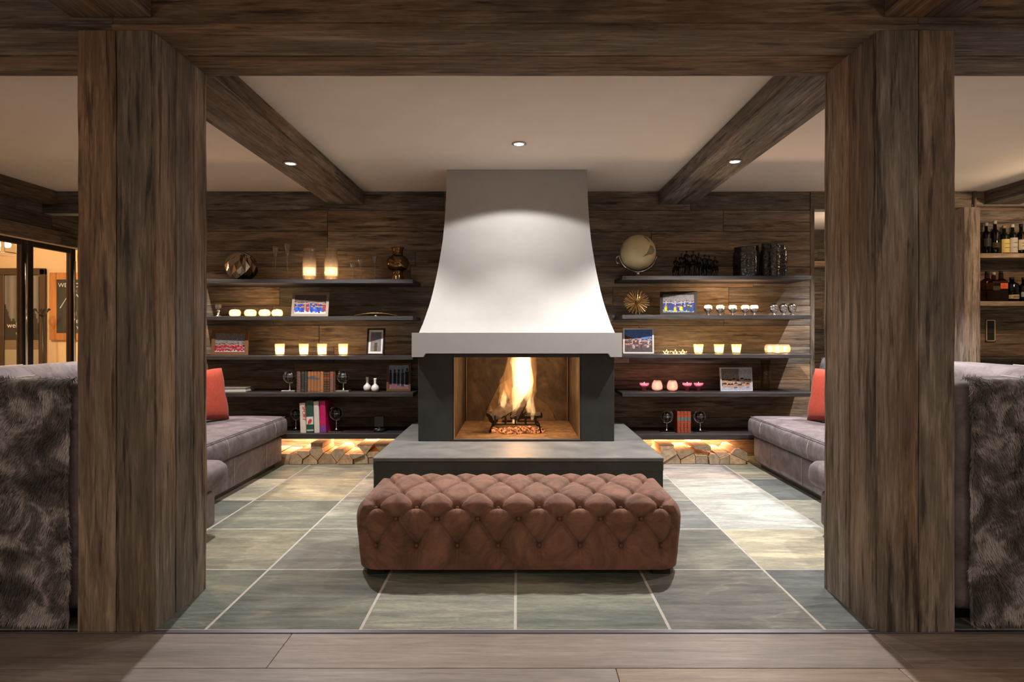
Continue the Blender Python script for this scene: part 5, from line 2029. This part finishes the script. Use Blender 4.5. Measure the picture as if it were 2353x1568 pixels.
# shelf 2 right
sb = thing('sunburst_ornament', 'spiky gold sunburst ornament on the second right shelf', 'ornament', (sx_(1463), YO, R2))
rr = random.Random(2)
SC = Vector((0, 0, 0.122))
MB().sphere(SC, 0.022, 12, 8).build('core', DARKBRONZE, sb, True)
sp_mb = []
N_ = 110
for i in range(N_):
    zc = 1 - 2 * (i + 0.5) / N_
    a = i * 2.399963
    r_ = math.sqrt(1 - zc * zc)
    d = Vector((r_ * math.cos(a), r_ * math.sin(a), zc))
    L_ = rr.uniform(0.108, 0.122)
    MB().tube([SC + d * 0.018, SC + d * L_], [0.0016, 0.0030], 5).build('spike', GOLD, sb)
HRS = [(0.03, 0.05, 0.16), (0.04, 0.05, 0.20), (0.50, 0.50, 0.04), (0.05, 0.07, 0.05)]
photo_frame(1559, R2, 0.335, 0.225, math.radians(-14), 0.16, (0.028, 0.020, 0.018), people(lambda u, v, r: (0.20, 0.18, 0.18) if v > 0.62 else (0.26, 0.33, 0.50), lambda u, v, r: (0.25, 0.30, 0.38) if r.random() > .4 else (0.08, 0.10, 0.11), HRS, 7, hz=0.2, hh=0.50, seed=12), 'dark framed photo of a riders group in snow on the second right shelf', 0, 0.026, seed=8)


def ball_holder(px, z, label, group, lit):
    t = thing('silver_votive', label, 'candle holder', (sx_(px), YO, z), 0, group)
    MB().lathe([(0.026, 0), (0.024, 0.006), (0.010, 0.014), (0.010, 0.020), (0.022, 0.030), (0.034, 0.045), (0.038, 0.062), (0.035, 0.066), (0.030, 0.05), (0.0005, 0.036)], n=24).build('cup', CHROME, t, True)
    if lit:
        MB().lathe([(0.034, 0.062), (0.038, 0.076), (0.032, 0.090), (0.024, 0.096), (0.022, 0.094), (0.034, 0.075), (0.030, 0.064)], n=22).build('shade', FROST, t, True)
        MB().lathe([(0.017, 0.044), (0.017, 0.062), (0.0005, 0.061)], n=12).build('candle', WAX, t, True)
        flame_part(t, 0.062)
        candle_light(t, 0.082, 2.3)
    else:
        MB().lathe([(0.036, 0.062), (0.040, 0.080), (0.034, 0.100), (0.020, 0.110), (0.017, 0.108), (0.034, 0.08), (0.032, 0.064)], n=22).build('shade', CHROME, t, True)
    return t


for px, s in zip((1627, 1654.5, 1683.5, 1712, 1733), ('leftmost', 'second from left', 'middle', 'fourth from left', 'rightmost')):
    ball_holder(px, R2, 'lit silver footed votive, %s of five on the second right shelf' % s, 'lit silver votives on the second right shelf', True)
for px, s in zip((1778, 1800, 1820), ('leftmost', 'middle', 'rightmost')):
    ball_holder(px, R2, 'unlit silver ball holder, %s of three at the right shelf end' % s, 'unlit silver ball holders on the second right shelf', False)

# shelf 3 right
photo_frame(1467, R3, 0.282, 0.238, math.radians(-8), 0.10, (0.55, 0.50, 0.47), people(lambda u, v, r: (0.10, 0.18, 0.42) if v > 0.55 - 0.25 * u + 0.25 * abs(u - 0.9) else (0.10, 0.08, 0.08), lambda u, v, r: (0.10, 0.075, 0.08), [(0.09, 0.06, 0.07), (0.14, 0.09, 0.10), (0.5, 0.4, 0.42)], 9, hz=0.42, hh=0.50, seed=14), 'silver framed photo of a group under blue sky on the middle right shelf', 0, 0.014, seed=9)
for px, s in zip((1532, 1552, 1569), ('leftmost', 'middle', 'rightmost')):
    t = thing('star_tealight', 'lit small gold leaf tealight, %s of three beside the silver framed photo' % s, 'candle holder', (sx_(px), YO, R3), 0, 'gold leaf tealights on the middle right shelf')
    MB().lathe([(0.020, 0.002), (0.021, 0.022), (0.018, 0.022), (0.017, 0.012), (0.0005, 0.012)], n=16).build('cup', YFROST, t, True)
    for k in range(6):
        a = k * PI / 3 + 0.2
        c_, s__ = math.cos(a), math.sin(a)
        MB().add([(0.016 * c_, 0.016 * s__, 0.001), (0.034 * c_ - 0.010 * s__, 0.034 * s__ + 0.010 * c_, 0.012), (0.040 * c_, 0.040 * s__, 0.026), (0.034 * c_ + 0.010 * s__, 0.034 * s__ - 0.010 * c_, 0.012), (0.032 * c_, 0.032 * s__, 0.006)], [(0, 1, 4), (1, 2, 4), (2, 3, 4), (3, 0, 4), (0, 1, 2, 3)]).build('leaf', GOLD, t)
    flame_part(t, 0.018)
    candle_light(t, 0.05, 1.4)
for px, s in zip((1605, 1652, 1692), ('leftmost', 'middle', 'rightmost')):
    tumbler(px, R3, 0.096, 0.070, 0.088, 'lit yellow flared votive tumbler, %s of three on the middle right shelf' % s, 'yellow votive tumblers on the middle right shelf', YFROST, 2.0, ribs=False)
for px, y_, s in zip((1769, 1787, 1804), (5.62, 5.51, 5.63), ('leftmost', 'middle', 'rightmost')):
    votive_bowl(px, R3, 0.100, 0.088, 'lit round amber votive bowl, %s of three at the right shelf end' % s, 'amber votive bowls on the middle right shelf', CRACK, 1.1, y=y_)

# shelf 4 right
for px, s in zip((1480.5, 1579, 1605), ('left of the rose egg holders', 'just right of the rose egg holders', 'farther right of the rose egg holders')):
    t = thing('pink_tealight', 'lit pink glass footed tealight ' + s, 'candle holder', (sx_(px), YO, R4), 0, 'pink tealights on the fourth right shelf')
    MB().lathe([(0.022, 0), (0.020, 0.010), (0.016, 0.026), (0.024, 0.045), (0.042, 0.060), (0.044, 0.078), (0.040, 0.082), (0.037, 0.064), (0.0005, 0.048)], n=24).build('cup', PINKG, t, True)
    MB().lathe([(0.019, 0.050), (0.019, 0.064), (0.0005, 0.063)], n=12).build('candle', WAX, t, True)
    flame_part(t, 0.063)
    candle_light(t, 0.078, 0.5, (1.0, 0.52, 0.42))
for px, s in zip((1510, 1545), ('beside the first pink tealight', 'between the first rose holder and the pink pair')):
    t = thing('egg_votive', 'frosted rose egg shaped votive ' + s, 'candle holder', (sx_(px), YO, R4), 0, 'rose egg votives on the fourth right shelf')
    MB().lathe([(0.024, 0.001), (0.048, 0.020), (0.052, 0.045), (0.044, 0.078), (0.030, 0.104), (0.027, 0.103), (0.041, 0.076), (0.048, 0.044), (0.043, 0.022), (0.0005, 0.012)], n=26).build('bowl', ROSEG, t, True)
    MB().lathe([(0.019, 0.014), (0.019, 0.028), (0.0005, 0.027)], n=12).build('candle', WAX, t, True)
    flame_part(t, 0.028)
    candle_light(t, 0.045, 0.45, (1.0, 0.6, 0.45))
photo_frame(1692, R4, 0.305, 0.220, math.radians(4), 0.10, (0.50, 0.48, 0.50), people(lambda u, v, r: (0.14 + .12 * r.random(), 0.12 + .10 * r.random(), 0.13) if u < 0.6 else (0.42, 0.42, 0.44), lambda u, v, r: (0.35, 0.38, 0.48), [(0.45, 0.46, 0.55), (0.10, 0.11, 0.16), (0.5, 0.5, 0.08)], 5, hz=0.3, hh=0.34, head=0.10, seed=16), 'silver framed photo of people outdoors on the fourth right shelf', 0, 0.010, seed=10)
t = thing('glass_cylinder', 'tall amber tinted clear glass cylinder vase on the fourth right shelf', 'vase', (sx_(1765), YO + 0.06, R4))
MB().lathe([(0.044, 0.001), (0.043, 0.29), (0.040, 0.29), (0.040, 0.01), (0.0005, 0.01)], n=24).build('body', glass_mat('amber_clear', (0.88, 0.80, 0.62), 0.03), t, True)

# shelf 5 right
bookend(1532, R5, 'silver globe bookend left of the red books', -1, False, 5.56, 0.050, False, 0.205)
bookend(1609, R5, 'silver globe bookend right of the red books', 1, False, 5.56, 0.050, False, 0.205)
for i in range(4):
    book(1560 + i * 8, R5, 7.5 * 5.5 / FOC, 0.198, 0.14, (0.36, 0.045, 0.025), ('leftmost', 'second', 'third', 'rightmost')[i] + ' of four matching red books with a green label', 'matching red books on the lowest right shelf', y=5.50, bands=(0.04, 0.12, 0.2, 0.28, 0.36, 0.44, 0.88, 0.96), panel=[(0.56, 0.74, (0.10, 0.13, 0.11))])

# ------------------------------------------------------------------ bar corner
BY = 6.0
b1z, b2z = 1.981, 1.509
for z, lb_, _q in ((b1z, 'upper timber bar shelf holding tall bottles', 0), (b2z, 'lower timber bar shelf holding whisky bottles', 0)):
    o = thing('bar_shelf', lb_, 'shelf', (5.0, 6.0, z))
    a = MB().cbox(4.455 - 5.0, 1.15, 5.87 - 6.0, 0.1485, -0.045, 0, 0.003).build('board', WX, o)
    tint(a, (1.15, 1.05, 0.95))
ct = thing('bar_counter', 'dark stone topped bar counter below the bar shelves', 'counter', (5.1, 6.0, 0))
MB().cbox(-0.645, 1.08, -0.13, 0.148, 0.895, 0.932, 0.003).build('worktop', BLACK, ct)
MB().box(-0.64, 1.05, -0.10, 0.147, 0, 0.894).build('front', HEARTHFR, ct)


def bottle(px, z, w_, h_, glass, label, cap, lab=None, y=BY, square=False, neck=0.32, slant=None, liquid=None):
    t = thing('bottle', label, 'bottle', (sx_(px, y), y, z))
    w_, h_ = w_ * 1.07, h_ * 1.07
    r = w_ / 2
    hs = h_ * (1 - neck)
    prof = [(r * 0.95, 0.001), (r, 0.008), (r, hs * 0.93), (r * 0.85, hs), (r * 0.36, hs + h_ * 0.07), (r * 0.33, h_ * 0.93)]
    n = 4 if square else 22
    mb = MB().lathe(prof, n=n)
    if square:
        mb.xf(Matrix.Rotation(PI / 4, 4, 'Z') @ Matrix.Diagonal((1.28, 1.28, 1, 1)))
    mb.build('glass_body', glass, t, not square)
    MB().lathe([(r * 0.38, h_ * 0.90), (r * 0.38, h_), (0.0005, h_)], n=14).build('cap', PLASTIC, t, True).color = (*cap, 1)
    if lab:
        (za, zb, c) = lab
        if square:
            o = MB().box(-r * 0.8, r * 0.8, -r * 0.925, -r * 0.905, h_ * za, h_ * zb).build('label', PLASTIC, t)
        else:
            vs = []
            for z_ in (za, zb):
                for j in range(13):
                    a = -PI / 2 - 1.1 + 2.2 * j / 12
                    vs.append(((r + 0.001) * math.cos(a), (r + 0.001) * math.sin(a), h_ * z_ + (slant * r * math.sin((j / 12 - .5) * 2) if slant else 0)))
            o = MB().add(vs, [(j, j + 1, j + 14, j + 13) for j in range(12)]).build('label', PLASTIC, t, True)
        o.color = (*c, 1)
        for q in range(2):
            MB().box(-r * 0.5, r * 0.5, -r - 0.003 if not square else -r * 0.93, -r + 0.0 if not square else -r * 0.92, h_ * (za + (zb - za) * (0.35 + 0.3 * q)), h_ * (za + (zb - za) * (0.35 + 0.3 * q)) + 0.003).build('label_print', BLACK, t)
    return t


DKC = (0.02, 0.02, 0.02)
bottle(2266, b1z, 0.078, 0.30, SMOKEG, 'dark smoky bottle at the left end of the upper bar shelf', (0.3, 0.3, 0.3), (0.25, 0.5, (0.03, 0.03, 0.03)))
bottle(2286, b1z, 0.085, 0.32, SMOKEG, 'dark bottle left of the yellow labelled one on the upper bar shelf', (0.4, 0.4, 0.38), (0.2, 0.35, (0.05, 0.04, 0.02)))
bottle(2307, b1z, 0.085, 0.275, GREENG, 'yellow labelled bottle on the upper bar shelf', (0.35, 0.22, 0.08), (0.06, 0.52, (0.62, 0.48, 0.16)))
bottle(2326.5, b1z, 0.078, 0.285, GREENG, 'green necked bottle with white label on the upper bar shelf', (0.55, 0.55, 0.5), (0.06, 0.55, (0.48, 0.46, 0.42)))
bottle(2346, b1z, 0.082, 0.290, SMOKEG, 'black capped bottle with cream label on the upper bar shelf', DKC, (0.15, 0.48, (0.50, 0.44, 0.30)))
bottle(2268, b2z, 0.088, 0.285, BROWNG, 'white labelled square whisky bottle at the left of the lower bar shelf', DKC, (0.40, 0.66, (0.50, 0.50, 0.48)), square=True, neck=0.3)
bottle(2283, b2z, 0.080, 0.270, BROWNG, 'dark labelled square whisky bottle between white and red labelled ones', (0.35, 0.3, 0.25), (0.38, 0.52, (0.05, 0.05, 0.03)), square=True, y=BY - 0.08)
bottle(2300, b2z, 0.085, 0.290, BROWNG, 'red labelled square whisky bottle on the lower bar shelf', DKC, (0.42, 0.60, (0.65, 0.12, 0.04)), square=True)
bottle(2325, b2z, 0.108, 0.232, SMOKEG, 'squat dark bottle with small cream label on the lower bar shelf', DKC, (0.12, 0.28, (0.48, 0.36, 0.20)), neck=0.26)
bottle(2352, b2z, 0.084, 0.230, SMOKEG, 'dark bottle at the right edge of the lower bar shelf', DKC, (0.2, 0.4, (0.3, 0.34, 0.34)))
sw = thing('light_switch', 'brass framed light switch with three dark rockers under the bar shelves', 'switch', (sx_(2275, 6.15), 6.148, wz(760, 6.15)))
w2, h2 = 0.049, 0.112
MB().cbox(-w2, -w2 + 0.012, -0.010, 0, -h2, h2, 0.002).cbox(w2 - 0.012, w2, -0.010, 0, -h2, h2, 0.002).cbox(-w2, w2, -0.010, 0, h2 - 0.012, h2, 0.002).cbox(-w2, w2, -0.010, 0, -h2, -h2 + 0.012, 0.002).build('frame', simple('brass_plate', (0.78, 0.62, 0.40), 0.35, 0.6), sw)
for k in range(3):
    z = -h2 + 0.014 + k * 0.066
    MB().cbox(-w2 + 0.014, w2 - 0.014, -0.008, 0, z, z + 0.060, 0.002).build('rocker', SMOKEDP if False else DARKM, sw)
